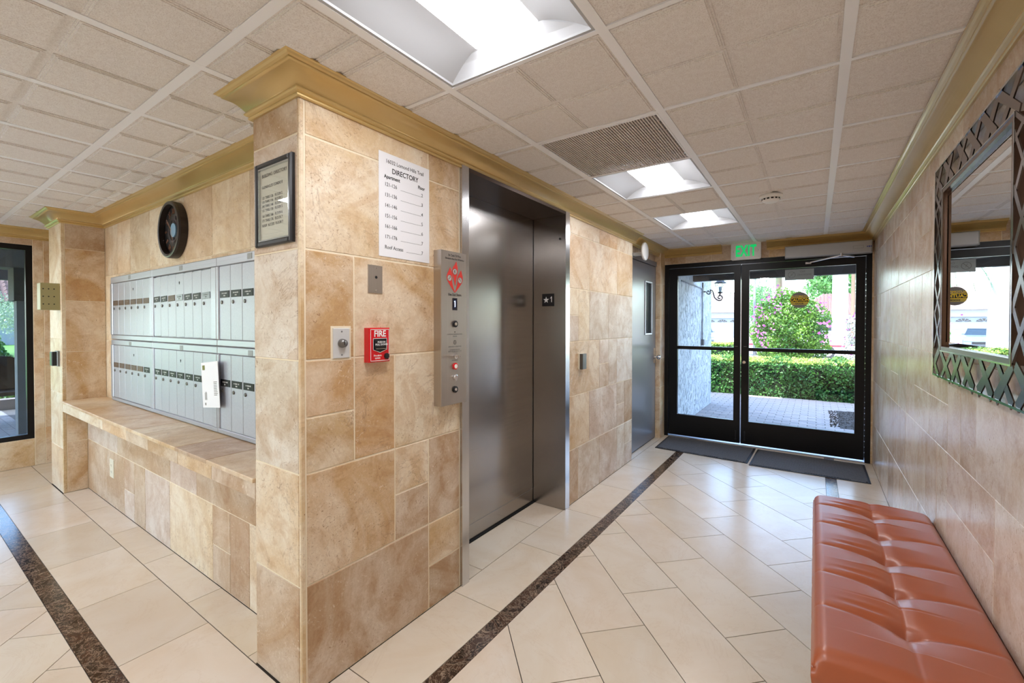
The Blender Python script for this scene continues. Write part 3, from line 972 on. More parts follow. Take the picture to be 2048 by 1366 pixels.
# --- grey steel door
d2 = thing('door_2', None, None, (XD, 4.85, 0)); d2['kind'] = 'structure'
leaf = obj('door_leaf', MB().box(XD - 0.0, XD + 0.012, 4.40, 5.300, 0.012, 2.040), MT['doorgrey'], d2)
obj('door_header', MB().box(XD, XD + 0.018, 4.325, 5.312, 2.048, 2.10), MT['doorgrey'], d2)
obj('dark_gap', MB().box(XD - 0.001, XD + 0.002, 4.33, 5.312, 0.0, 2.05), MT['dark_gap'], d2)
Td = on_xwall(XD + 0.012, 5.015, 1.545)
m = MB(Td)
for a, b, c, d in ((-.125, .125, .285, .305), (-.125, .125, -.305, -.285), (-.125, -.105, -.285, .285), (.105, .125, -.285, .285)):
    m.cbox(a, b, c, d, 0, .009, .003)
wfm = obj('window_frame', m, MT['alu'], d2)
obj('glass_pane', MB(Td).box(-.104, .104, -.284, .284, .0005, .002), MT['winddark'], wfm)
kn = obj('latch_plate', MB(on_xwall(XD + 0.012, 5.245, 0.985)).cbox(-.025, .025, -.085, .095, 0, .004, .001), MT['chrome'], d2)
m = MB(on_xwall(XD + 0.016, 5.245, 0.972)); m.smooth = True
m.lathe([(.026, 0), (.026, .006), (.012, .010), (.011, .030), (.022, .038), (.028, .050), (.026, .062), (.015, .069), (.002, .071)], n=24)
obj('knob', m, MT['chrome'], kn)

# --- glazed entrance doors
d3 = thing('door_3', None, None, (-0.54, Y1, 0)); d3['kind'] = 'structure'
m = MB()
m.box(DX0, -1.478, Y1, 5.60, 0.0, DZ).box(0.409, DX1, Y1, 5.60, 0.0, DZ).box(-1.478, 0.409, Y1, 5.60, 2.034, DZ)
obj('door_frame', m, MT['blackmetal'], d3)
obj('threshold', MB().box(-1.478, 0.409, 5.488, 5.60, 0.0005, 0.008), MT['alu'], d3)
def leaf_door(x0, x1, gx0, gx1, top):
    y0, y1 = 5.506, 5.548
    m = MB()
    m.box(x0, gx0, y0, y1, 0.022, 2.030).box(gx1, x1, y0, y1, 0.022, 2.030)
    m.box(gx0, gx1, y0, y1, 0.022, 0.275).box(gx0, gx1, y0, y1, top, 2.030)
    l = obj('door_leaf', m, MT['blackmetal'], d3, None, ((x0 + x1) / 2, 5.52, 0))
    obj('mid_rail', MB().box(gx0, gx1, y0 - 0.012, y1, 1.062, 1.100), MT['blackmetal'], l)
    obj('glass_pane', MB().box(gx0, gx1, 5.524, 5.530, 0.275, 1.062), MT['glass'], l)
    obj('glass_pane', MB().box(gx0, gx1, 5.524, 5.530, 1.100, top), MT['glass'], l)
    return l
lf1 = leaf_door(-1.475, -0.694, -1.376, -0.760, 1.942)
lf2 = leaf_door(-0.684, 0.403, -0.608, 0.329, 1.956)
for l, x in ((lf1, -0.735), (lf2, -0.645)):
    m = MB(on_ywall(x, 5.506, 0.115)); m.cbox(-.006, .006, -.045, .045, 0, .010, .002); m.cyl(0, -.05, 0, .014, .009, n=12)
    obj('flush_bolt', m, MT['iron'], l)
    m = MB(on_ywall(x, 5.506, 1.113)); m.cbox(-.015, .015, -.002, .002, 0, .002, .0005)
    obj('rail_clip', m, MT['greyink'], l)
m = MB(on_ywall(-0.655, 5.506, 0.935)); m.lathe([(.019, 0), (.019, .006), (.013, .010), (.002, .010)], n=20)
obj('lock_cylinder', m, MT['chrome'], lf2)
m = MB()
for k in range(34):
    m.box(0.4035, 0.4085, 5.499, 5.506, 0.05 + k * 0.055, 0.095 + k * 0.055)
h = obj('continuous_hinge', m, MT['blackmetal'], d3)
# stickers on the glass
sg = thing('no_smoking_sticker', 'pale grey no smoking notice stuck at the top of the glass, read from outside', 'sign', (-0.144, 5.532, 1.886))
Ts = frame((-0.144, 5.5315, 1.886), (-1, 0, 0), (0, 0, 1), (0, 1, 0))
obj('sheet', MB(Ts).box(-.128, .128, -.056, .056, -.0008, .0002), plain('sticker_sheet', srgb(176, 178, 184), 0.5), sg)
Tin = frame((-0.144, 5.5306, 1.886), (-1, 0, 0), (0, 0, 1), (0, 1, 0))
for Tz, nm in ((-.0012, 'print'), (.0006, 'print')):
    m = MB(Ts)
    n = 28
    for i in range(n):
        a, b = 2 * math.pi * i / n, 2 * math.pi * (i + 1) / n
        m.add([(.068 + .034 * math.cos(a), .034 * math.sin(a), Tz), (.068 + .030 * math.cos(a), .030 * math.sin(a), Tz), (.068 + .030 * math.cos(b), .030 * math.sin(b), Tz), (.068 + .034 * math.cos(b), .034 * math.sin(b), Tz)], [(0, 1, 2, 3)])
    m.add([(.046, .021, Tz), (.049, .024, Tz), (.090, -.021, Tz), (.087, -.024, Tz)], [(0, 1, 2, 3)])
    m.add([(.060, -.015, Tz), (.063, -.015, Tz), (.078, .020, Tz), (.075, .020, Tz)], [(0, 1, 2, 3)])
    obj(nm, m, MT['greyink'], sg)
    for body, a, b, s_ in (('NO', -.028, .028, .028), ('SMOKING', -.045, -.004, .028)):
        mm = Ts @ Matrix.Translation((a, b, Tz))
        text('lettering', body, s_, mm, MT['greyink'], sg)
cs = thing('caution_sticker', 'round yellow and black automatic caution door sticker on the glass', 'sign', (-0.139, 5.522, 1.617))
Tk = on_ywall(-0.139, 5.523, 1.617)
obj('disc', MB(Tk).cyl(0, 0, -.0005, .0005, .084, n=40), MT['stickergrey'], cs)
m = MB(Tk)
def band(m, z, b0, b1, r, c):
    n = 12; top = []; bot = []
    pts = []
    for i in range(n + 1):
        b = b0 + (b1 - b0) * i / n
        pts.append((math.sqrt(max(0, r * r - b * b)), b))
    poly = pts + [(-p[0], p[1]) for p in reversed(pts)]
    m.add([(p[0], p[1], c) for p in poly], [tuple(range(len(poly)))])
band(m, 0, .020, .026, .084, .0012); band(m, 0, -.026, -.020, .084, .0012)
obj('yellow_line', m, MT['yellow'], cs)
m = MB(Tk); band(m, 0, -.020, .020, .084, .0012)
obj('black_band', m, MT['ink'], cs)
m = MB(Tk); band(m, 0, -.052, -.026, .084, .0010)
obj('yellow_band', m, plain('dull_yellow', srgb(190, 168, 70), 0.5), cs)
text('lettering', 'CAUTION', .040, Tk @ Matrix.Translation((0, 0, .0018)), MT['yellow'], cs, sx=0.92, bold=0.0012)
text('lettering', 'AUTOMATIC', .026, Tk @ Matrix.Translation((0, .038, .0018)), MT['yellow'], cs, bold=0.0004)
text('lettering', 'DOOR', .024, Tk @ Matrix.Translation((0, -.038, .0018)), MT['ink'], cs, bold=0.0004)

# --- door operator
op = thing('door_operator', 'long silver automatic door operator above the right glass door', 'door operator', (0.088, 5.494, 2.05))
m = MB(on_ywall(0.088, 5.494, 2.111)); m.cbox(-.357, .357, -.061, .061, 0, .094, .010)
obj('housing', m, plain('operator_silver', srgb(186, 188, 190), .42, .35), op)
Ta = on_ywall(0.088, 5.399, 2.111)
m = MB(Ta)
for a, b, c, d in ((.21, .29, .012, .0135), (.21, .29, -.0135, -.012), (.21, .2115, -.012, .012), (.2885, .29, -.012, .012)):
    m.box(a, b, c, d, 0, .0008)
obj('label_outline', m, MT['greyink'], op)
m = MB(Ta); m.box(.315, .322, -.008, .004, 0, .001); m.box(.328, .337, -.010, .006, 0, .001); m.box(.342, .350, -.008, .004, 0, .001)
obj('rating_mark', m, plain('blue_print', srgb(40, 60, 150), 0.5), op)
m = MB()
e = V3((0.207, 5.405, 2.043))
m.tube([V3((0.310, 5.45, 2.024)), e], .009); m.tube([e, V3((-0.05, 5.475, 2.000))], .008); m.tube([V3((-0.05, 5.475, 2.0)), V3((-0.075, 5.49, 1.995))], .005)
arm = obj('arm', m, MT['chrome'], op)
m = MB(frame(e - V3((0, 0, .014)), (1, 0, 0), (0, 1, 0), (0, 0, 1))); m.cyl(0, 0, 0, .034, .012, n=14)
obj('pivot', m, MT['chrome'], arm)
m = MB().box(-0.09, -0.04, 5.486, 5.5055, 1.985, 2.005)
obj('shoe', m, MT['chrome'], arm)

# --- exit sign
ex = thing('exit_sign', 'white exit sign with green letters above the glass doors', 'exit sign', (-0.639, 5.494, 2.168))
Tx = on_ywall(-0.639, 5.494, 2.168)
m = MB(Tx)
pts = []
for cx_, cy_, a0 in ((.132, .079, 0), (-.132, .079, 90), (-.132, -.079, 180), (.132, -.079, 270)):
    for k in range(5):
        a = math.radians(a0 + k * 22.5); pts.append((cx_ + .015 * math.cos(a), cy_ + .015 * math.sin(a)))
m.prism(pts, 0, .050)
obj('housing', m, MT['white'], ex)
text('lettering', 'EXIT', .165, Tx @ Matrix.Translation((.0, -.004, .0508)), MT['exitgreen'], ex, sx=0.55, bold=0.0058)
for s in (-1, 1):
    m = MB(Tx)
    for sg_ in (-1, 1):
        m.add([(s * .124, 0, .0506), (s * .122, 0, .0506), (s * .116, sg_ * .013, .0506), (s * .118, sg_ * .013, .0506)], [(0, 1, 2, 3) if s * sg_ > 0 else (3, 2, 1, 0)])
    obj('chevron', m, MT['greyink'], ex)

# --- smoke detector, round alarm
sm = thing('smoke_detector', 'white round smoke detector on the ceiling tiles', 'smoke detector', (-0.262, 3.54, CEIL))
m = MB(on_ceil(-0.262, 3.54, 2.257)); m.smooth = True
m.lathe([(.072, 0), (.072, .012), (.064, .020), (.058, .021)], n=32)
obj('base', m, MT['white'], sm)
m = MB(on_ceil(-0.262, 3.54, 2.257)); m.smooth = True
m.lathe([(.056, .021), (.056, .030), (.050, .040), (.040, .048), (.014, .051), (.001, .051)], n=32)
hd = obj('head', m, MT['white'], sm)
for k in range(14):
    a = 2 * math.pi * k / 14
    m = MB(on_ceil(-0.262, 3.54, 2.257))
    c, s = math.cos(a), math.sin(a)
    m.add([(.0565 * c - .008 * s, .0565 * s + .008 * c, .024), (.0565 * c + .008 * s, .0565 * s - .008 * c, .024), (.0565 * c + .008 * s, .0565 * s - .008 * c, .034), (.0565 * c - .008 * s, .0565 * s + .008 * c, .034)], [(0, 1, 2, 3)])
    obj('slot', m, MT['dark_gap'], hd)
ra = thing('round_alarm', 'white disc shaped alarm on a bracket above the grey door', 'alarm', (-1.45, 4.52, 2.112))
Tr2 = on_xwall(-1.47, 4.52, 2.112)
m = MB(Tr2); m.smooth = True; m.lathe([(.088, 0), (.092, .006), (.092, .018), (.086, .024), (.02, .030), (.001, .030)], n=36)
obj('disc', m, MT['white'], ra)
obj('bracket', MB().box(XD + .0125, -1.47, 4.49, 4.55, 2.075, 2.105), MT['white'], ra)

# ================================================================= ceiling lamps and vent
lamp_names = {(3, 6): 'square ceiling lamp in front of the pillar corner, the largest in view', (3, 9): 'square ceiling lamp next to the air vent, second lamp of the hall',
              (3, 11): 'square ceiling lamp of the hall closest to the glass doors', (3, 4): 'added square ceiling lamp over the hall behind the camera, out of view',  # the one behind the camera is added to brighten the hall
              (7, 4): 'square ceiling lamp over the open floor facing the mailboxes', (10, 4): 'added square ceiling lamp out of view by the tall window wall',  # the window wall lamp is unseen, added for room brightness
              (5, 2): 'added unseen ceiling lamp near the back wall, hall side', (9, 2): 'added unseen ceiling lamp near the back wall, window side'}  # both out of view, added as extra interior light
proto = None
for (i, j) in LIGHTS:
    cx_, cy_ = (GX[i] + GX[i - 1]) / 2, (GY[j] + GY[j + 1]) / 2
    hx, hy = (GX[i - 1] - GX[i]) / 2 - .0165, .6165 / 2 - .011
    if proto is None:
        th = thing('ceiling_light', None, 'ceiling light', (cx_, cy_, 2.262))
        m = MB()
        z = 2.262
        LW = .125
        R = [(hx, hy, z), (hx - .010, hy - .010, z), (hx - .013, hy - .013, z + .006)]
        def strip(m, P, Q, flip):
            n_ = len(P)
            m.add(P + Q, [((k, k + 1, n_ + k + 1, n_ + k) if flip else (k, n_ + k, n_ + k + 1, k + 1)) for k in range(n_ - 1)])
        # flat rim
        for (a, b, za), (c, d, zc_) in zip(R[:-1], R[1:]):
            for s4 in range(4):
                def corner(A, B, zz_, i_): return (cx_ + A * (-1, 1, 1, -1)[i_ % 4], cy_ + B * (-1, -1, 1, 1)[i_ % 4], zz_)
                m.add([corner(a, b, za, s4), corner(a, b, za, s4 + 1), corner(c, d, zc_, s4 + 1), corner(c, d, zc_, s4)], [(0, 3, 2, 1)])
        a0_, b0_ = R[-1][0], R[-1][1]
        nS = 12
        cur_ = [(a0_ + (LW - a0_) * k / nS, z + .006 + .050 * math.sin(k / nS * math.pi / 2), b0_ - .050 * k / nS) for k in range(nS + 1)]
        m.smooth = True
        for sgn in (-1, 1):
            strip(m, [(cx_ + sgn * a, cy_ - b, zz_) for a, zz_, b in cur_], [(cx_ + sgn * a, cy_ + b, zz_) for a, zz_, b in cur_], sgn < 0)
        m.smooth = False
        for sgn in (-1, 1):
            loop = [(cx_ - a, cy_ + sgn * b, zz_) for a, zz_, b in cur_] + [(cx_ + a, cy_ + sgn * b, zz_) for a, zz_, b in reversed(cur_)]
            m.add(loop, [tuple(range(len(loop))) if sgn < 0 else tuple(range(len(loop) - 1, -1, -1))])
        R = [None, (LW, cur_[-1][2], cur_[-1][1])]
        m.box(cx_ - hx, cx_ + hx, cy_ - hy, cy_ + hy, z + .085, z + .09)
        obj('reflector', m, MT['lampwhite'], th)
        m = MB(); a, b = R[-1][0], R[-1][1]
        nn = 10
        vv = []
        for k in range(nn + 1):
            t_ = -1 + 2 * k / nn
            zz_ = R[-1][2] - .026 * (1 - t_ * t_)
            vv += [(cx_ + a * t_, cy_ - b, zz_), (cx_ + a * t_, cy_ + b, zz_)]
        m.add(vv, [(2 * k, 2 * k + 1, 2 * k + 3, 2 * k + 2) for k in range(nn)])
        ends = [tuple(range(0, 2 * nn + 2, 2))[::-1], tuple(range(1, 2 * nn + 3, 2))]
        m.add(vv, ends)
        obj('lens', m, MT['lens'], th)
        proto = th
    else:
        th = proto.copy(); COL.objects.link(th); th.location = (cx_, cy_, 2.262)
        for c_ in proto.children:
            q = c_.copy(); COL.objects.link(q); q.parent = th
    th['label'] = lamp_names[(i, j)]
    th['group'] = 'square ceiling lamps'
i, j = VENT
vx0, vx1, vy0, vy1 = GX[i] + .0165, GX[i - 1] - .0165, GY[j] + .010, GY[j + 1] - .010
vt = thing('air_vent', 'square ribbed return air vent set in the ceiling', 'vent', ((vx0 + vx1) / 2, (vy0 + vy1) / 2, 2.262))
m = MB(); w = .008
m.box(vx0, vx0 + w, vy0, vy1, 2.258, 2.268).box(vx1 - w, vx1, vy0, vy1, 2.258, 2.268).box(vx0 + w, vx1 - w, vy0, vy0 + w, 2.258, 2.268).box(vx0 + w, vx1 - w, vy1 - w, vy1, 2.258, 2.268)
obj('frame', m, MT['tbar'], vt)
obj('duct_back', MB().box(vx0, vx1, vy0, vy1, 2.30, 2.305), plain('duct_back', (0.3, 0.28, 0.27, 1), 0.9), vt)
m = MB(); n = 46
gm = plain('vent_grille_grey', srgb(206, 196, 190), 0.5)
for k in range(1, n):
    x = vx0 + w + (vx1 - vx0 - 2 * w) * k / n
    m.box(x - .0034, x + .0034, vy0 + w, vy1 - w, 2.2585, 2.266)
gr = obj('grille_blades', m, gm, vt); gr['kind'] = 'stuff'
m = MB(); n = 16
for k in range(1, n):
    y = vy0 + w + (vy1 - vy0 - 2 * w) * k / n
    m.box(vx0 + w, vx1 - w, y - .001, y + .001, 2.2605, 2.2685)
gr = obj('cross_wires', m, gm, vt); gr['kind'] = 'stuff'

# ================================================================= things on the elevator wall
# directory paper
dp = thing('directory_paper', 'white paper directory listing apartments and floors, above the steel blank plate', 'notice', (XE, 1.352, 1.87))
W0, Hh = 0.291, 0.441
Tpp = on_xwall(XE + .001, 1.206, 2.090)
obj('sheet', MB(Tpp).box(0, W0, -Hh, 0, 0, .0008), MT['paper'], dp)
def prow(body, a, fr, size, align='LEFT', bold=0.0, sx=0.9):
    text('lettering', body, size, Tpp @ Matrix.Translation((a, -fr * Hh, .0012)), MT['ink'], dp, align, sx=sx, bold=bold, ext=0.0002)
prow('16032 Lomond Hills Trail', W0 / 2, .078, .0235, 'CENTER')
prow('DIRECTORY', W0 / 2, .160, .031, 'CENTER', .0004)
prow('Apartment', .028, .228, .0215, 'LEFT', .0005)
prow('Floor', .262, .228, .0215, 'RIGHT', .0005)
for n, (s1_, s2_) in enumerate((('121-126', '2'), ('131-136', '3'), ('141-146', '4'), ('151-156', '5'), ('161-166', '6'), ('171-176', '7'), ('Roof Access', '7'))):
    fr = .303 + n * .1008
    prow(s1_, .030, fr, .0225)
    prow(s2_, .250, fr, .0225, 'RIGHT')
    m = MB(Tpp)
    a = .118 if n < 6 else .150
    while a < .238:
        m.box(a, a + .0022, -fr * Hh - .0075, -fr * Hh - .0062, .0008, .0012); a += .0035
    obj('dotted_line', m, MT['ink'], dp)

# blank steel plate with hole
bp = thing('blank_plate', 'stainless wall plate with a black centre hole, under the directory paper', 'wall plate', (XE, 1.186, 1.548))
Tb2 = on_xwall(XE, 1.186, 1.548)
m = MB(Tb2); m.cbox(-.036, .036, -.058, .058, 0, .006, .0025)
obj('plate', m, MT['steel_panel'], bp)
obj('keyhole', MB(Tb2).cyl(.002, .008, .005, .0068, .0060, n=16), MT['dark_gap'], bp)
for b in (.046, -.046):
    obj('screw', MB(Tb2).cyl(0, b, .005, .0075, .0038, n=12), MT['chrome'], bp)
# key switch plate
kp = thing('key_switch_plate', 'pale wall plate with a round key lock, left of the red fire alarm', 'key switch', (XE, 1.026, 1.288))
Tk2 = on_xwall(XE, 1.026, 1.288)
m = MB(Tk2); m.cbox(-.044, .044, -.066, .066, -.001, .0012, .0005)
obj('sealant', m, MT['grout'], kp)
m = MB(Tk2); m.cbox(-.036, .036, -.058, .058, 0, .006, .0025)
obj('plate', m, MT['offwhite'], kp)
m = MB(Tk2); m.smooth = True; m.lathe([(.0175, .005), (.0175, .012), (.0145, .018), (.0145, .024), (.001, .024)], n=20)
lk = obj('lock_barrel', m, MT['lockgrey'], kp)
obj('keyway', MB(Tk2).box(-.0015, .0015, -.006, .006, .0238, .0246), MT['dark_gap'], lk)
for b in (.045, -.045):
    obj('screw', MB(Tk2).cyl(0, b, .005, .0072, .0034, n=12), MT['greyink'], kp)

# fire alarm
fa = thing('fire_alarm', 'red wall mounted pull station with white FIRE lettering', 'fire alarm', (XE, 1.1845, 1.276))
Tfa = on_xwall(XE, 1.1845, 1.276)
m = MB(Tfa); m.cbox(-.0525, .0525, -.0705, .0705, 0, .033, .004)
obj('housing', m, MT['redpl'], fa)
def outline(pts, w, c):
    """ribbon along closed polyline in the plane"""
    m = MB(Tfa)
    n = len(pts)
    for i in range(n):
        p, q = Vector(pts[i]), Vector(pts[(i + 1) % n])
        d = (q - p).normalized(); nn_ = Vector((-d.y, d.x)) * w / 2
        p = p - d * w / 2; q = q + d * w / 2
        m.add([(p.x - nn_.x, p.y - nn_.y, c), (q.x - nn_.x, q.y - nn_.y, c), (q.x + nn_.x, q.y + nn_.y, c), (p.x + nn_.x, p.y + nn_.y, c)], [(0, 1, 2, 3)])
    return m
obj('white_border', outline([(-.046, -.064), (.046, -.064), (.046, .064), (-.046, .064)], .0022, .0334), MT['whiteprint'], fa)
m = MB(Tfa); m.prism([(-.033, .026), (-.033, -.018), (0, -.030), (.033, -.018), (.033, .026)], .032, .0338)
obj('recess', m, MT['black'], fa)
obj('white_border', outline([(-.034, .027), (-.034, -.019), (0, -.031), (.034, -.019), (.034, .027)], .0018, .0341), MT['whiteprint'], fa)
m = MB(Tfa); m.cbox(-.029, .029, -.014, .020, .032, .043, .004)
hn = obj('pull_handle', m, MT['black'], fa)
m = MB(Tfa); m.box(-.027, .027, -.0155, -.0135, .036, .0425)
obj('handle_lip', m, MT['chrome'], hn)
text('lettering', 'FIRE', .036, Tfa @ Matrix.Translation((0, .0455, .0336)), MT['whiteprint'], fa, sx=0.92, bold=.0008, ext=.0002)
text('lettering', 'PUSH IN', .0105, Tfa @ Matrix.Translation((0, .012, .0434)), MT['whiteprint'], fa, ext=.0001, bold=.0002)
text('lettering', 'PULL DOWN', .0105, Tfa @ Matrix.Translation((0, .002, .0434)), MT['whiteprint'], fa, ext=.0001, bold=.0002)
text('lettering', 'Fire alarm', .0095, Tfa @ Matrix.Translation((-.012, -.043, .0336)), MT['whiteprint'], fa, ext=.0001, bold=.0002)
text('lettering', 'system', .0095, Tfa @ Matrix.Translation((-.012, -.053, .0336)), MT['whiteprint'], fa, ext=.0001, bold=.0002)
m = MB(Tfa); m.lathe([(.0125, .032), (.0125, .037), (.006, .038), (.001, .038)], a=.033, b=-.047, n=18)
obj('key_lock', m, MT['black'], fa)

# call panel
cp_ = thing('elevator_call_panel', 'tall brushed steel elevator call panel with red flame emblem', 'call panel', (XE, 1.619, 1.342))
Tcp = on_xwall(XE, 1.619, 1.716)          # b measured down from the top
m = MB(Tcp); m.cbox(-.092, .092, -.748, 0, 0, .049, .002)
obj('housing', m, MT['steel_panel'], cp_)
Tc2 = on_xwall(XE + .0492, 1.619, 1.716)
zb = lambda py_: -(py_ - 55) / 1255 * .748
def ctext(s_, py_, size, mat='ink', bold=0, sx=.9):
    text('lettering', s_, size, Tc2 @ Matrix.Translation((.004, zb(py_), .0004)), MT[mat], cp_, sx=sx, bold=bold, ext=.0001)
ctext('In Case Of Fire', 88, .016); ctext('Elevators Are Out Of Service', 116, .0125)
ctext('Use Exit Stairs', 408, .018, bold=.0002)
ctext('ELEVATOR COMMUNICATION', 733, .0088, 'greyink'); ctext('FAILURE', 750, .0088, 'greyink')
ctext('EMERGENCY OPERATION', 835, .0090, 'greyink'); ctext('TO RECALL ELEVATOR', 860, .0080, 'greyink'); ctext('INSERT KEY AND TURN TO ON', 874, .0075, 'greyink')
ctext('FIRE SERVICE', 948, .0085, 'greyink')
def blob(m, pts, c):
    m.add([(p[0], p[1], c) for p in pts], [tuple(range(len(pts)))])
zf0, zf1 = zb(130), zb(390)
Hf = zf0 - zf1
def leafpts(cx_, top, w, bot, lean, tx):
    """flame outline from tip (tx) down to the shared foot"""
    L = []; Rr_ = []
    for k in range(13):
        t_ = k / 12
        ww_ = w * math.sin(min(1, t_ * 2.2) * math.pi / 2) * (1 - max(0, t_ - .45) / .55) ** 1.2 + .0022 * (t_ > .2)
        cxk = tx + (cx_ - tx) * min(1, t_ * 2.6)
        cxk = cxk + (bot[0] - cx_) * max(0, (t_ - .50) / .50) ** 1.3
        b = top + (bot[1] - top) * t_
        L.append((cxk - ww_, b)); Rr_.append((cxk + ww_, b))
    return L + Rr_[::-1]
m = MB(Tc2)
foot = (.004, zf1)
def flame(cx_, top, w, bot, tx):
    p = leafpts(cx_, top, w, bot, 0, tx)
    n = len(p) // 2
    for k in range(n - 1):
        blob(m, [p[k], p[k + 1], p[-2 - k], p[-1 - k]], .0004)
flame(.004, zf0, .0185, (.006, zf1 + .035), .016)
flame(-.034, zf0 - .032, .0185, foot, -.028)
flame(.042, zf0 - .040, .0185, foot, .050)
fe = obj('flame_emblem', m, MT['redflame'], cp_)
for a, dz in ((.004, .052), (-.034, .086), (.042, .092)):
    m = MB(Tc2); m.cyl(a, zf0 - dz, .0004, .0008, .0155, n=24)
    m.cur = 1
    r_ = .0155
    for k in range(24):
        t0, t1 = 2 * math.pi * k / 24, 2 * math.pi * (k + 1) / 24
        m.add([(a + r_ * math.cos(t0), zf0 - dz + r_ * math.sin(t0), .0010), (a + (r_ - .0016) * math.cos(t0), zf0 - dz + (r_ - .0016) * math.sin(t0), .0010),
               (a + (r_ - .0016) * math.cos(t1), zf0 - dz + (r_ - .0016) * math.sin(t1), .0010), (a + r_ * math.cos(t1), zf0 - dz + r_ * math.sin(t1), .0010)], [(0, 3, 2, 1)])
    if a == .004:
        m.box(a - .0018, a + .0018, zf0 - dz - .008, zf0 - dz + .003, .0008, .0011); m.cyl(a, zf0 - dz + .0065, .0008, .0011, .0026, n=10)
        m.box(a - .005, a - .003, zf0 - dz - .002, zf0 - dz + .004, .0008, .0011)
    elif a < 0:
        for k in range(3):
            m.box(a - .008 + k * .005, a - .003 + k * .005, zf0 - dz - .006 + k * .004, zf0 - dz - .003 + k * .004, .0008, .0011)
        m.cyl(a + .003, zf0 - dz + .007, .0008, .0011, .0022, n=8)
    else:
        for k in range(3):
            m.box(a - .008 + k * .005, a - .003 + k * .005, zf0 - dz + .003 - k * .004, zf0 - dz + .006 - k * .004, .0008, .0011)
        m.cyl(a - .003, zf0 - dz + .008, .0008, .0011, .0022, n=8)
    obj('emblem_disc', m, [plain('emblem_ground', srgb(190, 186, 180), 0.4), MT['ink']], cp_)
ds = obj('display', MB(Tc2).box(-.013, .021, zb(535), zb(435), 0, .0008), MT['screen'], cp_)
m = MB(Tc2); m.box(.0025, .0065, zb(508), zb(458), .0008, .0012); m.box(-.0005, .0025, zb(466), zb(460), .0008, .0012)
obj('digit', m, MT['led'], ds)
def ring(py_, ro, mo, ri, mi, h=.006):
    m = MB(Tc2); m.smooth = False; m.lathe([(ro, 0), (ro, h), (ro - .003, h + .001), (ri, h + .001)], a=.004, b=zb(py_), n=28)
    r_ = obj('button_ring', m, MT[mo], cp_)
    m = MB(Tc2); m.cyl(.004, zb(py_), h, h + .003, ri, ri - .001, n=24)
    obj('button_face', m, MT[mi], r_)
ring(648, .0165, 'black', .0088, 'chrome')
ring(997, .0165, 'redpl', .0110, 'white')
ring(1090, .0160, 'steel_v', .0130, 'chrome')
ring(1188, .0165, 'black', .0080, 'chrome')
obj('indicator_dot', MB(Tc2).cyl(.004, zb(714), 0, .001, .0028, n=10), MT['ink'], cp_)
m = MB(Tc2)
for k in range(8):
    a = k * math.pi / 4; m.cyl(.004 + .0088 * math.cos(a), zb(800) + .0088 * math.sin(a), 0, .0006, .0022, n=8)
m.cyl(.004, zb(800), 0, .0006, .0022, n=8)
obj('speaker_holes', m, MT['ink'], cp_)
m = MB(Tc2); m.lathe([(.012, 0), (.012, .010), (.009, .013), (.001, .013)], a=.004, b=zb(915), n=20)
ks = obj('key_switch', m, MT['chrome'], cp_)
m = MB(Tc2); m.box(.0025, .0055, zb(915) - .004, zb(915) + .004, .013, .034); m.box(-.004, .008, zb(915) - .0035, zb(915) + .0065, .030, .034)
obj('key', m, MT['chrome'], ks)

# star sign on the elevator jamb
ss = thing('floor_sign', 'small black square sign with a star and 1 inside the elevator jamb', 'sign', (-1.643, 2.85, 1.541))
Tss = on_ywall(-1.643, 2.8503, 1.541)
m = MB(Tss); m.cbox(-.051, .051, -.047, .047, 0, .003, .0008)
obj('plate', m, MT['black'], ss)
m = MB(Tss); pts = []
for k in range(10):
    r_ = .026 if k % 2 == 0 else .0105
    a = math.pi / 2 + k * math.pi / 5
    pts.append((-.016 + r_ * math.cos(a), -.0 + r_ * math.sin(a)))
m.add([(-.016, 0, .0042)] + [(p[0], p[1], .0034) for p in pts], [(0, k + 1, (k + 1) % 10 + 1) for k in range(10)])
obj('star', m, MT['whiteprint'], ss)
m = MB(Tss); m.add([(.0285, .0235, .0038), (.0185, .0135, .0038), (.0185, .0085, .0038), (.0285, .0165, .0038)], [(0, 1, 2, 3)])
obj('digit_flag', m, MT['whiteprint'], ss)
text('lettering', '1', .062, Tss @ Matrix.Translation((.030, .002, .0034)), MT['whiteprint'], ss, ext=.0003)

# small wall reader right of the elevator
wr = thing('wall_reader', 'small grey and cream wall box right of the elevator', 'wall box', (XE, 3.125, 1.07))
Twr = on_xwall(XE, 3.115, 1.072)
m = MB(Twr); m.cbox(-.030, .045, -.062, .062, 0, .012, .002)
obj('back_plate', m, MT['cream'], wr)
m = MB(Twr); m.cbox(-.024, .046, -.060, .060, .012, .038, .003)
obj('cover', m, plain('reader_grey', srgb(92, 92, 90), 0.3, 0.4), wr)

# ================================================================= framed directory on the pillar
fd = thing('framed_directory', 'black framed building directory behind glass on the pillar', 'frame', (-1.672, YP, 1.816))
Tfd = on_ywall(-1.672, YP, 1.816)
a0, b0 = .131, .159
m = MB(Tfd)
for (p, q, r_, s_) in ((-a0, -a0 + .020, -b0, b0), (a0 - .020, a0, -b0, b0), (-a0 + .020, a0 - .020, -b0, -b0 + .020), (-a0 + .020, a0 - .020, b0 - .020, b0)):
    m.cbox(p, q, r_, s_, 0, .016, .005)
obj('frame', m, MT['black'], fd)
m = MB(Tfd); ai, bi = a0 - .020, b0 - .020
for (p, q, r_, s_) in ((-ai, -ai + .005, -bi, bi), (ai - .005, ai, -bi, bi), (-ai + .005, ai - .005, -bi, -bi + .005), (-ai + .005, ai - .005, bi - .005, bi)):
    m.box(p, q, r_, s_, 0, .012)
obj('silver_bead', m, MT['nickel'], fd)
obj('board', MB(Tfd).box(-ai + .005, ai - .005, -bi + .005, bi - .005, 0, .004), plain('directory_board', srgb(214, 214, 200), 0.7), fd)
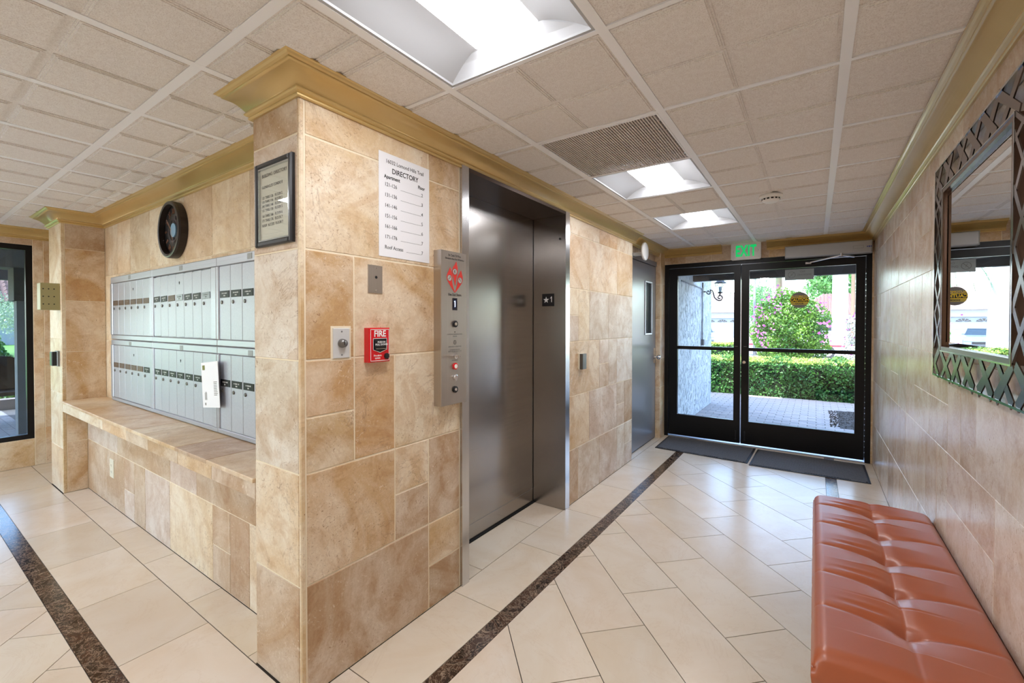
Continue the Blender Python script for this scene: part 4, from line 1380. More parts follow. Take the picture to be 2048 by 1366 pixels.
for body, fr, s_ in (('BUILDING  DIRECTORY', .085, .0185), ('GLENEAGLES CONDO II', .245, .0150), ('121 THRU 126   FLOOR 2', .395, .0145), ('131 THRU 136   FLOOR 3', .455, .0145),
                     ('141 THRU 146   FLOOR 4', .515, .0145), ('151 THRU 156   FLOOR 5', .575, .0145), ('161 THRU 166   FLOOR 6', .655, .0145), ('171 THRU 176   FLOOR 7', .72, .0145), ('ROOF  ACCESS  FLOOR 7', .79, .0145)):
    text('lettering', body, s_, Tfd @ Matrix.Translation((-ai + .018, bi - .005 - fr * 2 * (bi - .005), .0045)), MT['ink'], fd, 'LEFT', sx=.92, ext=.0001, bold=.0001)
obj('glass_pane', MB(Tfd).box(-ai + .0052, ai - .0052, -bi + .0052, bi - .0052, .0095, .0115), glass('picture_glass', (.99, .99, .99, 1)), fd)

# ================================================================= mailboxes
def squig(m, Tm_, a, b, w, h, n, c):
    """row of tiny engraved characters too small to read"""
    cw = w / n
    for k in range(n):
        x = a - w / 2 + k * cw
        hh = h * random.uniform(.7, 1)
        m.box(x, x + cw * .25, b - hh / 2, b + hh / 2, c, c + .0002)
        if random.random() < .6: m.box(x + cw * .25, x + cw * .7, b - hh * .1, b + hh * .15, c, c + .0002)
        if random.random() < .5: m.box(x + cw * .5, x + cw * .7, b - hh / 2, b + hh / 2, c, c + .0002)
def mail_bank(x0, x1, z0, z1, dx0, pitch, n, head, foot_, label, plates, lean=0.0, master=3, emblem=.5):
    b = thing('mailbox_bank', label, 'mailbox unit', ((x0 + x1) / 2, YM, z0), 'mailbox units')
    T0 = on_ywall(0, YM, 0)
    m = MB(T0)
    dz0, dz1 = z0 + foot_, z1 - head
    dxe = dx0 + pitch * n
    m.cbox(x0 + .001, x1 - .001, dz1, z1 - .0008, 0, .030, .004)
    m.cbox(x0 + .001, x1 - .001, z0 + .0008, dz0, 0, .030, .004)
    m.cbox(x0 + .001, dx0 - .002, dz0, dz1, 0, .034, .004)
    m.cbox(dxe + .002, x1 - .001, dz0, dz1, 0, .034, .004)
    m.box(dx0 - .002, dxe + .002, dz0, dz1, 0, .012)
    obj('frame', m, MT['alu'], b)
    m = MB(T0)
    m.box(x0 + .02, x1 - .02, dz1 + .012, dz1 + .014, .0295, .0308); m.box(x0 + .02, x1 - .02, dz1 + .026, dz1 + .028, .0295, .0308)
    obj('rib', m, MT['alu'], b)
    ex_ = x0 + (x1 - x0) * emblem
    obj('emblem', MB(T0).cbox(ex_ - .024, ex_ + .024, z1 - .040, z1 - .010, .030, .0315, .0005), plain('worn_emblem', srgb(150, 150, 152), 0.5, 0.6), b)
    pm = None
    for k in range(n):
        xa, xb = dx0 + k * pitch, dx0 + (k + 1) * pitch
        Td_ = T0 @ Matrix.Translation((xa, dz0, 0)) @ Matrix.Rotation(lean, 4, 'Z')
        if pm is None:
            m = MB(Matrix.Identity(4)); m.cbox(.0012, pitch - .0012, .002, dz1 - dz0 - .002 - (0.006 if lean else 0), .014, .028, .002)
            pm = m.mesh('door', MT['maildoor'])
        o = bpy.data.objects.new('door', pm); COL.objects.link(o); o.parent = b
        mm = Td_.copy(); mm.translation = mm.translation - wloc(b); o.matrix_basis = mm
        # children of the door in door coordinates
        zl = (dz1 - dz0) - .158
        kind_ = plates[k % len(plates)]
        m = MB(); m.cbox(.010, pitch - .012, zl - .019, zl + .019, .028, .0305, .0008)
        m.cur = 1
        squig(m, None, pitch / 2, zl + .005, pitch * .48, .008, random.randint(4, 8), .0306)
        squig(m, None, pitch / 2, zl - .008, pitch * .16, .008, 2, .0306)
        me = m.mesh('name_plate', [MT['bronze_tag'] if kind_ == 'b' else (MT['tagblack'] if kind_ == 'k' else plain('grey_plate', srgb(84, 86, 92), .25)), MT['whiteprint'] if kind_ == 'k' else MT['stickergrey']])
        q = bpy.data.objects.new('name_plate', me); COL.objects.link(q); q.parent = o
        m = MB(); m.lathe([(.0105, .028), (.0105, .031), (.008, .034), (.001, .034)], a=.030, b=zl - .044, n=16)
        q = bpy.data.objects.new('lock', m.mesh('lock', MT['lockgrey'])); COL.objects.link(q); q.parent = o
        if k == master:
            m = MB(); m.cyl(pitch * .5, dz1 - dz0 - .062, .028, .0292, .0062, n=14); m.box(pitch * .5 - .0035, pitch * .5 + .0035, dz1 - dz0 - .074, dz1 - dz0 - .060, .028, .0292)
            q = bpy.data.objects.new('master_keyhole', m.mesh('master_keyhole', MT['dark_gap'])); COL.objects.link(q); q.parent = o
    return b
mail_bank(-4.700, -3.778, 1.238, 1.735, -4.645, .1365, 6, .052, .036, 'upper left mailbox unit with six doors and brown name plates', 'bbbbbb')
mail_bank(-3.778, -2.775, 1.238, 1.735, -3.750, .1295, 7, .052, .036, 'upper middle mailbox unit, its seven doors leaning out of square', 'kkbgkkg', lean=math.radians(1.6))
mail_bank(-2.775, -1.860, 1.238, 1.735, -2.744, .1325, 6, .052, .036, 'upper right mailbox unit running behind the pillar, black name plates', 'kkkkkk', emblem=.42, master=9)
mail_bank(-4.700, -3.778, .748, 1.236, -4.645, .1365, 6, .042, .028, 'lower left mailbox unit standing on the counter, five brown plates, one black', 'bbbbbk')
mail_bank(-3.778, -2.775, .748, 1.236, -3.750, .1295, 7, .042, .028, 'lower middle mailbox unit with an envelope stuck over its last doors', 'kkkkkkk')
mail_bank(-2.775, -1.860, .748, 1.236, -2.744, .1325, 6, .042, .028, 'lower right mailbox unit on the counter, running behind the pillar', 'kkkkkk', emblem=.42, master=9)
ev = thing('envelope', 'white posted envelope hanging from the lower middle mailboxes', 'envelope', (-2.80, 1.075, 1.02))
Tev = frame((-2.805, 1.078, 1.02), Vector((1, 0, 0.10)).normalized(), Vector((-0.10, 0, 1)).normalized(), (0, -1, 0))
obj('paper', MB(Tev).box(-.108, .108, -.128, .128, 0, .0025), MT['paper'], ev)
m = MB(Tev); m.box(-.092, -.060, .085, .112, .0025, .0030)
obj('stamp', m, plain('stamp_print', srgb(120, 120, 50), .6), ev)
m = MB(Tev)
for k in range(9): m.box(.045, .092 - random.random() * .01, -.06 + k * .009, -.056 + k * .009, .0025, .0028)
for k in range(5): m.box(-.075 + k * .006, -.072 + k * .006, -.085, -.035 - random.random() * .01, .0025, .0028)
m.cyl(-.070, -.108, .0025, .0028, .008, n=12)
obj('printing', m, MT['stickergrey'], ev)

# ================================================================= clock
ck = thing('wall_clock', 'round black wall clock with copper numerals above the mailboxes', 'clock', (-3.42, YM, 1.965))
Tck = on_ywall(-3.42, YM, 1.965)
m = MB(Tck); m.smooth = False
m.lathe([(.180, 0), (.182, .040), (.178, .050), (.170, .052), (.158, .050), (.156, .020)], n=56, close=False)
obj('rim', m, plain('clock_rim', srgb(34, 26, 24), 0.3), ck)
obj('dial', MB(Tck).cyl(0, 0, .004, .018, .157, n=48), MT['black'], ck)
cop = plain('copper_numerals', srgb(186, 136, 112), 0.3, 0.8)
for k, s_ in enumerate(('XII', '1', 'II', '3', 'IV', '5', 'VI', 'VII', '8', '9', 'X', 'XI')):
    a = math.pi / 2 - k * math.pi / 6
    text('numeral', s_, .052, Tck @ Matrix.Translation((.120 * math.cos(a), .120 * math.sin(a), .020)) @ Matrix.Rotation(a - math.pi / 2, 4, 'Z'), cop, ck, sx=.7, ext=.001)
m = MB(Tck)
for (gx_, gy_, r_, nt) in ((.0, .0, .082, 28), (.040, .058, .034, 14)):
    pts = []
    for k in range(nt * 2):
        a = math.pi * k / nt; rr_ = r_ if k % 2 else r_ * .93
        pts.append((gx_ + rr_ * math.cos(a), gy_ + rr_ * math.sin(a)))
    n = len(pts)
    inn = [(gx_ + (p[0] - gx_) * .84, gy_ + (p[1] - gy_) * .84) for p in pts]
    m.add([(p[0], p[1], .023) for p in pts] + [(p[0], p[1], .023) for p in inn], [(k, (k + 1) % n, n + (k + 1) % n, n + k) for k in range(n)])
    m.box(gx_ - r_ * .9, gx_ + r_ * .9, gy_ - .003, gy_ + .003, .019, .022); m.box(gx_ - .003, gx_ + .003, gy_ - r_ * .9, gy_ + r_ * .9, .019, .022)
obj('gear_wheel', m, plain('gear_metal', srgb(84, 74, 80), 0.4, 0.7), ck)
m = MB(Tck); m.cyl(.022, -.004, .022, .030, .044, n=32)
obj('centre_disc', m, plain('blue_enamel', srgb(128, 170, 200), 0.3), ck)
hh = MB(Tck)
hh.add([(-.004, 0, .034), (.004, 0, .034), (-.070, .076, .034), (-.074, .072, .034)], [(0, 1, 2, 3)])
obj('hour_hand', hh, cop, ck)
hh = MB(Tck)
hh.add([(-.004, 0, .036), (.0, -.004, .036), (.046, -.118, .036), (.004, .004, .036)], [(0, 1, 2, 3)])
obj('minute_hand', hh, cop, ck)

# ================================================================= beige box, card reader, outlet
bb = thing('beige_intercom_box', 'beige metal box with nine holes on the far pillar', 'box', (-5.055, YP, 1.575))
m = MB(on_ywall(-5.055, YP, 1.577)); m.cbox(-.055, .055, -.106, .106, 0, .110, .003)
obj('housing', m, MT['boxgreen'], bb)
Tbx = on_xwall(-5.0, .800, 1.577)
m = MB(Tbx)
for a in (-.030, 0, .030):
    for b in (-.060, 0, .060): m.cyl(a, b, -.0005, .0008, .0045, n=10)
obj('holes', m, MT['dark_gap'], bb)
cr_ = thing('card_reader', 'narrow black card reader on the far pillar below the beige box', 'card reader', (-5.06, YP, 1.08))
m = MB(on_ywall(-5.07, YP, 1.08)); m.cbox(-.040, .040, -.062, .062, 0, .016, .003)
obj('back_plate', m, plain('reader_plate', srgb(120, 122, 124), .3, .6), cr_)
m = MB(on_ywall(-5.07, YP - .016, 1.08)); m.cbox(-.034, .034, -.056, .056, 0, .030, .004)
obj('cover', m, MT['black'], cr_)
ot = thing('wall_outlet', 'cream electrical outlet low on the wall below the counter', 'outlet', (-4.318, YL, .285))
To = on_ywall(-4.318, YL, .285)
m = MB(To); m.cbox(-.045, .045, -.068, .068, 0, .006, .002)
obj('cover_plate', m, MT['cream'], ot)
for b in (.024, -.024):
    m = MB(To); m.cbox(-.017, .017, b - .014, b + .014, .006, .0075, .001)
    s_ = obj('socket', m, MT['cream'], ot)
    for a in (-.007, .007): obj('slot', MB(To).box(a - .001, a + .001, b - .004, b + .006, .0075, .0079), MT['dark_gap'], s_)
    obj('ground_hole', MB(To).cyl(0, b - .008, .0075, .0079, .0022, n=8), MT['dark_gap'], s_)

# ================================================================= floor mats
def mat_(label, c0, c1, c2, c3):
    th = thing('floor_mat', label, 'door mat', ((c0[0] + c1[0]) / 2, (c0[1] + c2[1]) / 2, 0), 'entrance mats')
    obj('rubber_border', MB().prism([c0, c1, c2, c3], 0.0004, 0.006), MT['rubber'], th)
    p = shrink([c0, c1, c2, c3], .018)
    obj('carpet', MB().prism(p, 0.006, 0.010), MT['matcarpet'], th)
mat_('dark grey entrance mat in front of the left glass door', (-1.447, 4.862), (-.537, 4.815), (-.525, 5.445), (-1.462, 5.462))
mat_('dark grey entrance mat in front of the right glass door', (-.519, 4.770), (.404, 4.790), (.403, 5.400), (-.505, 5.420))

# ================================================================= bench
bn = thing('bench', 'rust orange leather tufted bench against the right wall', 'bench', (.233, 2.17, 0))
BX0, BX1, BY0, BY1 = .002, .461, 1.470, 2.872
tufts = [1.740, 1.977, 2.220, 2.462, 2.705]
NX, NY = 116, 350
def seath(x, y):
    u = (x - BX0) / (BX1 - BX0); v = (y - BY0) / (BY1 - BY0)
    ex = min(x - BX0, BX1 - x); ey = min(y - BY0, BY1 - y)
    e = min(ex, .035) / .035; f = min(ey, .045) / .045
    z = .452
    z -= .030 * (1 - math.sqrt(max(0, 1 - (1 - e) ** 2))) + .032 * (1 - math.sqrt(max(0, 1 - (1 - f) ** 2)))
    cxm = .2315
    edge = min(1, ex / .05)
    for t_ in tufts:
        dy = y - t_
        if abs(dy) > .12: continue
        d = math.hypot((x - cxm) * .8, dy)
        z -= .024 * math.exp(-(d / .026) ** 2) + .017 * math.exp(-(d / .085) ** 2)
        near = math.exp(-((x - cxm) / .11) ** 2)
        # cross seam: a crisp stitched line in a soft valley
        z -= (.0026 * math.exp(-(dy / .0042) ** 2) + (.0016 + .0075 * near) * math.exp(-(dy / (.012 + .006 * near)) ** 2)) * (0.4 + 0.6 * edge)
        # soft folds beside the tufts
        k1 = math.exp(-((x - cxm + .085) / .055) ** 2)
        z += .0028 * math.exp(-((dy - .030) / .011) ** 2) * k1 - .0024 * math.exp(-((dy - .052) / .012) ** 2) * k1
        z += .0016 * math.exp(-((dy - .070) / .010) ** 2) * k1
    inn = 1 if tufts[0] - .06 < y < tufts[-1] + .06 else .45
    z -= .0030 * math.exp(-((x - cxm) / .0042) ** 2) + .0085 * inn * math.exp(-((x - cxm) / .024) ** 2)
    # crown
    z += .010 * math.sin(math.pi * min(max(u, 0), 1)) ** .6
    return z
m = MB(); m.smooth = True
vs = []; fs = []
def spaced(a, b, n, soft):
    out = []
    for i in range(n + 1):
        t_ = i / n
        # denser at the ends
        t_ = t_ - soft * math.sin(2 * math.pi * t_) / (2 * math.pi)
        out.append(a + (b - a) * t_)
    return out
gx = spaced(BX0, BX1, NX, .8); gy = spaced(BY0, BY1, NY, .5)
for y in gy:
    for x in gx:
        vs.append((x, y, seath(x, y)))
for j in range(NY):
    for i in range(NX):
        a = j * (NX + 1) + i
        fs.append((a, a + 1, a + NX + 2, a + NX + 1))
ring_ = [i for i in range(NX + 1)] + [j * (NX + 1) + NX for j in range(1, NY + 1)] + [NY * (NX + 1) + i for i in range(NX - 1, -1, -1)] + [j * (NX + 1) for j in range(NY - 1, 0, -1)]
prev = ring_
cxm, cym = (BX0 + BX1) / 2, (BY0 + BY1) / 2
for k, (zz_, off) in enumerate(((.410, .003), (.385, .005), (.366, .003), (.357, -.006))):
    cur = []
    for idx in ring_:
        x, y, z = vs[idx]
        dip = 0
        for t_ in tufts:
            if x < BX0 + .01 or x > BX1 - .01: dip += .003 * math.exp(-((y - t_) / .010) ** 2)
        ox = (1 if x > cxm else -1) * (off - dip) if (x < BX0 + .002 or x > BX1 - .002) else 0
        oy = (1 if y > cym else -1) * off if (y < BY0 + .002 or y > BY1 - .002) else 0
        cur.append(len(vs)); vs.append((x + ox, y + oy, zz_))
    n = len(ring_)
    for i in range(n):
        fs.append((prev[i], cur[i], cur[(i + 1) % n], prev[(i + 1) % n]))
    prev = cur
fs.append(tuple(prev)[::-1])
m.add(vs, [f for f in fs])
seat = obj('seat_cushion', m, MT['leather'], bn)
m = MB().box(BX0 + .012, BX1 - .012, BY0 + .012, BY1 - .012, .30, .358)
obj('base_frame', m, plain('black_bench_base', (0.012, 0.011, 0.011, 1), .5), bn)
for x in (BX0 + .035, BX1 - .035):
    for y in (BY0 + .04, BY1 - .04):
        m = MB()
        m.add([(x - .018, y - .018, 0), (x + .018, y - .018, 0), (x + .018, y + .018, 0), (x - .018, y + .018, 0), (x - .026, y - .026, .302), (x + .026, y - .026, .302), (x + .026, y + .026, .302), (x - .026, y + .026, .302)],
              [(0, 3, 2, 1), (4, 5, 6, 7), (0, 1, 5, 4), (1, 2, 6, 5), (2, 3, 7, 6), (3, 0, 4, 7)])
        obj('leg', m, MT['black'], bn)

# ================================================================= wall mirror
mr = thing('wall_mirror', 'wall mirror with cut edges in a bronze lattice frame above the bench', 'mirror', (X1, 2.146, 1.589))
MY0, MY1, MZ0, MZ1 = 1.605, 2.677, 1.138, 2.040      # outer
IY0, IY1, IZ0, IZ1 = 1.752, 2.532, 1.270, 1.912      # mirror glass
obj('backing', MB().box(.452, .465, IY0 - .01, IY1 + .01, IZ0 - .01, IZ1 + .01), MT['black'], mr)
gl = obj('mirror_glass', MB().box(.449, .4518, IY0, IY1, IZ0, IZ1), MT['mirror'], mr)
m = MB(); bw = .020
for (ya, za, yb, zb_, yc, zc_, yd, zd) in ((IY0, IZ0, IY1, IZ0, IY1 - bw, IZ0 + bw, IY0 + bw, IZ0 + bw), (IY1, IZ0, IY1, IZ1, IY1 - bw, IZ1 - bw, IY1 - bw, IZ0 + bw),
                                        (IY1, IZ1, IY0, IZ1, IY0 + bw, IZ1 - bw, IY1 - bw, IZ1 - bw), (IY0, IZ1, IY0, IZ0, IY0 + bw, IZ0 + bw, IY0 + bw, IZ1 - bw)):
    m.add([(.4489, ya, za), (.4489, yb, zb_), (.4474, yc, zc_), (.4474, yd, zd)], [(0, 1, 2, 3)])
obj('cut_edge', m, MT['mirror'], gl)
def rails(name, y0, y1, z0, z1, w, x0, x1, mat):
    m = MB()
    m.box(x0, x1, y0, y1, z0, z0 + w).box(x0, x1, y0, y1, z1 - w, z1).box(x0, x1, y0, y0 + w, z0 + w, z1 - w).box(x0, x1, y1 - w, y1, z0 + w, z1 - w)
    return obj(name, m, mat, mr)
XF = .438
rails('outer_rail', MY0, MY1, MZ0, MZ1, .007, .434, .4665, MT['nickel'])
rails('inner_moulding', IY0 - .018, IY1 + .018, IZ0 - .018, IZ1 + .018, .0179, .436, .4655, plain('dark_bronze', srgb(120, 100, 90), .25, 1.0))
rails('inner_edge', IY0 - .021, IY1 + .021, IZ0 - .021, IZ1 + .021, .005, .4345, .4359, MT['nickel'])
m = MB(frame((XF, 0, 0), (0, -1, 0), (0, 0, 1), (-1, 0, 0)))
rm = random.Random(5)
def bar(p, q, w0, w1):
    p, q = Vector(p), Vector(q); d = (q - p).normalized(); nn_ = Vector((-d.y, d.x))
    m.prism([tuple(p - nn_ * w0 / 2), tuple(q - nn_ * w1 / 2), tuple(q + nn_ * w1 / 2), tuple(p + nn_ * w0 / 2)], -.0015 - rm.random() * .0004, .0015 + rm.random() * .0006)
oy0, oy1, oz0, oz1 = MY0 + .006, MY1 - .006, MZ0 + .006, MZ1 - .006
iy0, iy1, iz0, iz1 = IY0 - .017, IY1 + .017, IZ0 - .017, IZ1 + .017
def cutseg(p, q, lo, hi):
    """clip a segment to lo..hi along its first axis"""
    if (p[0] < lo and q[0] < lo) or (p[0] > hi and q[0] > hi): return None
    r = []
    for a, b in ((p, q), (q, p)):
        x = min(hi, max(lo, a[0]))
        t_ = 0 if abs(b[0] - a[0]) < 1e-6 else (x - a[0]) / (b[0] - a[0])
        r.append((x, a[1] + (b[1] - a[1]) * t_))
    return r
for (za, zb_) in ((oz0, iz0), (iz1, oz1)):
    y = oy0 - .06
    while y < oy1:
        wX = rm.uniform(.11, .155)
        for p, q in (((y, za), (y + wX + rm.uniform(-.02, .03), zb_)), ((y + wX, za), (y + rm.uniform(-.02, .02), zb_))):
            c_ = cutseg(p, q, oy0, oy1)
            if c_: bar((-c_[0][0], c_[0][1]), (-c_[1][0], c_[1][1]), rm.uniform(.020, .044), rm.uniform(.018, .034))
        y += wX + rm.uniform(.03, .06)
for (ya, yb) in ((oy0, iy0), (iy1, oy1)):
    z = iz0
    while z < iz1 - .05:
        st = rm.uniform(.15, .2)
        z2 = min(iz1, z + st)
        bar((-ya, z), (-yb, z2), rm.uniform(.014, .026), rm.uniform(.012, .022))
        bar((-yb, z + .01), (-ya, z2 - .01), rm.uniform(.012, .022), rm.uniform(.014, .026))
        z += st * .8
obj('lattice', m, MT['bronze'], mr)
for y in (MY0 + .2, MY1 - .2):
    for z in (MZ1 - .008, MZ0):
        obj('hanger', MB().box(.4665, X1, y - .02, y + .02, z, z + .007), MT['black'], mr)

# ================================================================= outdoors
def leaf_mesh(name, P, N, size, mat, mat2=None, frac2=0.0, aspect=.55):
    """P: points, N: outward directions; each leaf is a folded diamond of two triangles"""
    n = len(P)
    r = rng.normal(size=(n, 3)); r /= np.linalg.norm(r, axis=1)[:, None]
    d = N * .55 + r * .75; d /= np.linalg.norm(d, axis=1)[:, None]       # leaf normal
    a = np.cross(d, rng.normal(size=(n, 3))); a /= np.linalg.norm(a, axis=1)[:, None] + 1e-9
    b = np.cross(d, a)
    s = (size * rng.uniform(.7, 1.35, n))[:, None]
    v = np.stack([P - a * s * .5, P + b * s * aspect * .5 + d * s * .08, P + a * s * .5, P - b * s * aspect * .5 + d * s * .08], 1).reshape(-1, 3)
    idx = np.arange(n)[:, None] * 4
    f = np.concatenate([idx + [0, 1, 2], idx + [0, 2, 3]], 1).reshape(-1, 3)
    me = bpy.data.meshes.new(name)
    me.vertices.add(len(v)); me.vertices.foreach_set('co', v.astype(np.float32).ravel())
    me.loops.add(len(f) * 3); me.loops.foreach_set('vertex_index', f.astype(np.int32).ravel())
    me.polygons.add(len(f)); me.polygons.foreach_set('loop_start', (np.arange(len(f)) * 3).astype(np.int32))
    me.materials.append(mat)
    if mat2:
        me.materials.append(mat2)
        me.polygons.foreach_set('material_index', np.repeat((rng.random(n) < frac2).astype(np.int32), 2))
    me.update(calc_edges=True)
    me.validate()
    return me
def put(name, me, parent, stuff=False):
    o = bpy.data.objects.new(name, me); COL.objects.link(o); o.parent = parent
    if parent: o.location = -wloc(parent)
    if stuff: o['kind'] = 'stuff'
    return o
def hedge(label, x0, x1, y0, y1, z0, z1, n, size=.05, mat='hedgeleaf', group=None):
    th = thing('hedge', label, 'hedge', ((x0 + x1) / 2, (y0 + y1) / 2, z0), group)
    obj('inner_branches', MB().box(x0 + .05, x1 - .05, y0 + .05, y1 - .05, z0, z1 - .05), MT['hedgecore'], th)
    A = np.array([(x1 - x0) * (z1 - z0), (x1 - x0) * (y1 - y0) , (y1 - y0) * (z1 - z0), (y1 - y0) * (z1 - z0)])
    w = rng.choice(4, n, p=A / A.sum()); u, v = rng.random(n), rng.random(n)
    P = np.zeros((n, 3)); N = np.zeros((n, 3))
    P[:, 0] = x0 + (x1 - x0) * u; P[:, 1] = y0; P[:, 2] = z0 + (z1 - z0) * v; N[:, 1] = -1
    k = w == 1; P[k, 1] = y0 + (y1 - y0) * v[k]; P[k, 2] = z1; N[k] = (0, 0, 1)
    k = w == 2; P[k, 0] = x0; P[k, 1] = y0 + (y1 - y0) * u[k]; N[k] = (-1, 0, 0)
    k = w == 3; P[k, 0] = x1; P[k, 1] = y0 + (y1 - y0) * u[k]; N[k] = (1, 0, 0)
    bul = .035 * (np.sin(P[:, 0] * 7 + P[:, 2] * 9) + np.sin(P[:, 0] * 17 + P[:, 1] * 13 + P[:, 2] * 11) * .6)
    P += N * (bul + rng.normal(0, .022, n))[:, None]
    P[:, 2] = np.maximum(P[:, 2], z0 + .01)
    put('foliage', leaf_mesh('foliage', P, N, size, MT[mat]), th, True)
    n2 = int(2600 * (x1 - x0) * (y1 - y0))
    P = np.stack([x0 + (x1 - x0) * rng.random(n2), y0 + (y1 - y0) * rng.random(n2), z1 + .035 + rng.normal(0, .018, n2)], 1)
    put('sunlit_top_growth', leaf_mesh('sunlit_top_growth', P, np.tile((0, 0, 1.0), (n2, 1)), size * .8, MT['sunlitleaf']), th, True)  # pale young leaves whose colour stands in for sunlight on the top
    return th
def ball_points(c, R, n, lump=.15, seed=0, low=-1.0):
    r_ = np.random.default_rng(seed)
    N = r_.normal(size=(n * 2, 3)); N /= np.linalg.norm(N, axis=1)[:, None]
    N = N[N[:, 2] > low][:n]
    f = 1 + lump * (np.sin(N[:, 0] * 6 + seed) * np.sin(N[:, 1] * 7 + 1.3) + np.sin(N[:, 2] * 9 + N[:, 0] * 5)) * .7
    rad = f * (1 - .35 * r_.random(len(N)) ** 2)
    P = np.array(c) + N * np.array(R) * rad[:, None]
    return P, N

# --- ground
gd = struct('ground', MB().box(-9, 12, 9.52, 17, -.14, -.02).box(-9, -3.0, 5.7, 9.52, -.14, -.02).box(1.4, 12, 5.7, 9.52, -.14, -.02).box(-60, 40, 17, 130, -.45, -.30), MT['asphalt'])
pvs = struct('paved_path', MB().box(-3.0, 1.4, 5.62, 9.55, -.10, -.006), MT['sand'])
cells = []
for r_ in range(39):
    y = 5.63 + r_ * .1
    off = .1 if r_ % 2 else 0
    x = (-1.48 if y < 8.15 else -2.68) - off
    while x < 1.3:
        cells.append((x, y)); x += .2
cells = [c for c in cells if not (c[0] > .27 and 7.15 < c[1] < 8.55 and c[0] > .27 + (c[1] - 8.55) * -.06)]
cells.sort(key=lambda c: (c[1] + .3 * abs(c[0] + .4)))
pm = MB(Matrix.Identity(4)); pm.cbox(-.0975, .0975, -.0475, .0475, -.03, 0, .004)
pme = pm.mesh('paver', MT['paver'])
for (x, y) in cells[:300]:
    o = bpy.data.objects.new('paver', pme); COL.objects.link(o); o.parent = pvs
    o.location = (x + .1, y + .05, random.uniform(-.0015, .0015)); o.rotation_euler = (random.uniform(-.01, .01), random.uniform(-.01, .01), random.uniform(-.01, .01))
m = MB()
for (x, y) in cells[300:]:
    m.T = Matrix.Translation((x + .1, y + .05, random.uniform(-.0015, .0015)))
    m.cbox(-.0975, .0975, -.0475, .0475, -.03, 0, .004)
m.T = None
o = obj('far_pavers', m, MT['paver'], pvs); o['kind'] = 'stuff'
m = MB()
for k in range(2600):
    x = random.uniform(.18, 1.35); y = random.uniform(7.17, 8.53); s = random.uniform(.006, .015)
    m.add([(x - s, y - s * .6, .0), (x + s, y - s * .4, .002), (x + s * .3, y + s, .001), (x, y, s * .9)], [(0, 2, 1), (0, 1, 3), (1, 2, 3), (2, 0, 3)])
o = tag(obj('mulch', m, MT['gravel']), 'dark mulch bed at the right edge of the brick path', 'mulch', kind='stuff')
struct('mulch_bed', MB().box(.28, 1.4, 7.15, 8.55, -.03, .004), MT['gravel'])

# --- entrance porch
sw = struct('stucco_wing', MB().box(-3.0, -1.482, 5.62, 8.185, 0, 2.26), MT['stucco'])
struct('porch_beam', MB().box(-1.482, 1.4, 6.80, 6.90, 1.985, 2.42), MT['darkporch'])
struct('porch_roof', MB().box(-1.482, 1.4, 5.62, 6.90, 2.42, 2.52).box(-1.482, 1.4, 5.64, 6.80, 2.30, 2.42), MT['darkporch'])
struct('upper_storeys', MB().box(-1.482, 12, -2.9, 5.6, 2.62, 7.05).box(-9, -1.482, -2.9, 5.6, 2.62, 6.2), MT['stucco'])  # unseen upper floors, heights stepped to place the shadow on path and hedge
struct('outer_wall', MB().box(0.62, 3.2, 5.45, 5.62, 0, 2.5), MT['stucco'])
m = MB(); m.smooth = True
m.tube([V3((-1.468, 6.1, 1.94)), V3((-1.468, 7.33, 1.925)), V3((-1.468, 7.38, 1.90)), V3((-1.468, 7.40, 1.85)), V3((-1.468, 7.40, 1.12))], .011, 8)
cd = tag(obj('conduit_pipe', m, MT['stucco'], None, None, (-1.468, 7.4, 1.0)), 'thin white conduit pipe running down the stucco wall to a small box', 'pipe')
obj('junction_box', MB().box(-1.482, -1.44, 7.36, 7.45, 1.03, 1.12), MT['porchgrey'], cd)
ln = thing('wall_lantern', 'black wall lantern hanging on a scrolled iron bracket outside', 'lantern', (-1.482, 7.46, 1.88))
m = MB(); m.cbox
m.box(-1.482, -1.465, 7.43, 7.49, 1.80, 2.02)
obj('back_plate', m, MT['iron'], ln)
pts = []
def spiral(cx_, cz_, r0_, r1_, a0, a1, n=14):
    return [V3((cx_ + (r0_ + (r1_ - r0_) * k / n) * math.cos(a0 + (a1 - a0) * k / n), 7.46, cz_ + (r0_ + (r1_ - r0_) * k / n) * math.sin(a0 + (a1 - a0) * k / n))) for k in range(n + 1)]
m = MB(); m.smooth = True
p1 = spiral(-1.395, 1.865, .010, .040, math.radians(-400), math.radians(60), 20)
S = p1 + [V3((-1.345, 7.46, 1.895)), V3((-1.325, 7.46, 1.86)), V3((-1.318, 7.46, 1.82)), V3((-1.305, 7.46, 1.775)), V3((-1.275, 7.46, 1.745))]
S += spiral(-1.232, 1.775, .048, .012, math.radians(-110), math.radians(310), 20)
m.tube(S, .009, 7)
m.tube([V3((-1.466, 7.46, 1.875)), V3((-1.43, 7.46, 1.872))], .010, 7)
m.tube([V3((-1.232, 7.46, 1.80)), V3((-1.226, 7.46, 1.845))], .010, 7)
obj('bracket', m, MT['iron'], ln)
Tln = Matrix.Translation((-1.225, 7.46, 1.84))
m = MB(Tln)
m.cyl(0, 0, 0, .02, .028, .036, n=6)
for k in range(6):
    a = math.pi / 3 * k
    m.tube([V3((.034 * math.cos(a), .034 * math.sin(a), .015)), V3((.075 * math.cos(a), .075 * math.sin(a), .155))], .0045, 5)
m.cyl(0, 0, .155, .168, .092, .088, n=6); m.cyl(0, 0, .168, .215, .082, .022, n=6); m.cyl(0, 0, .215, .245, .010, .006, n=8)
obj('cage', m, MT['iron'], ln)
m = MB(Tln); m.cyl(0, 0, .02, .152, .030, .068, n=6, caps=False)
obj('glass_pane', m, MT['glass'], ln)
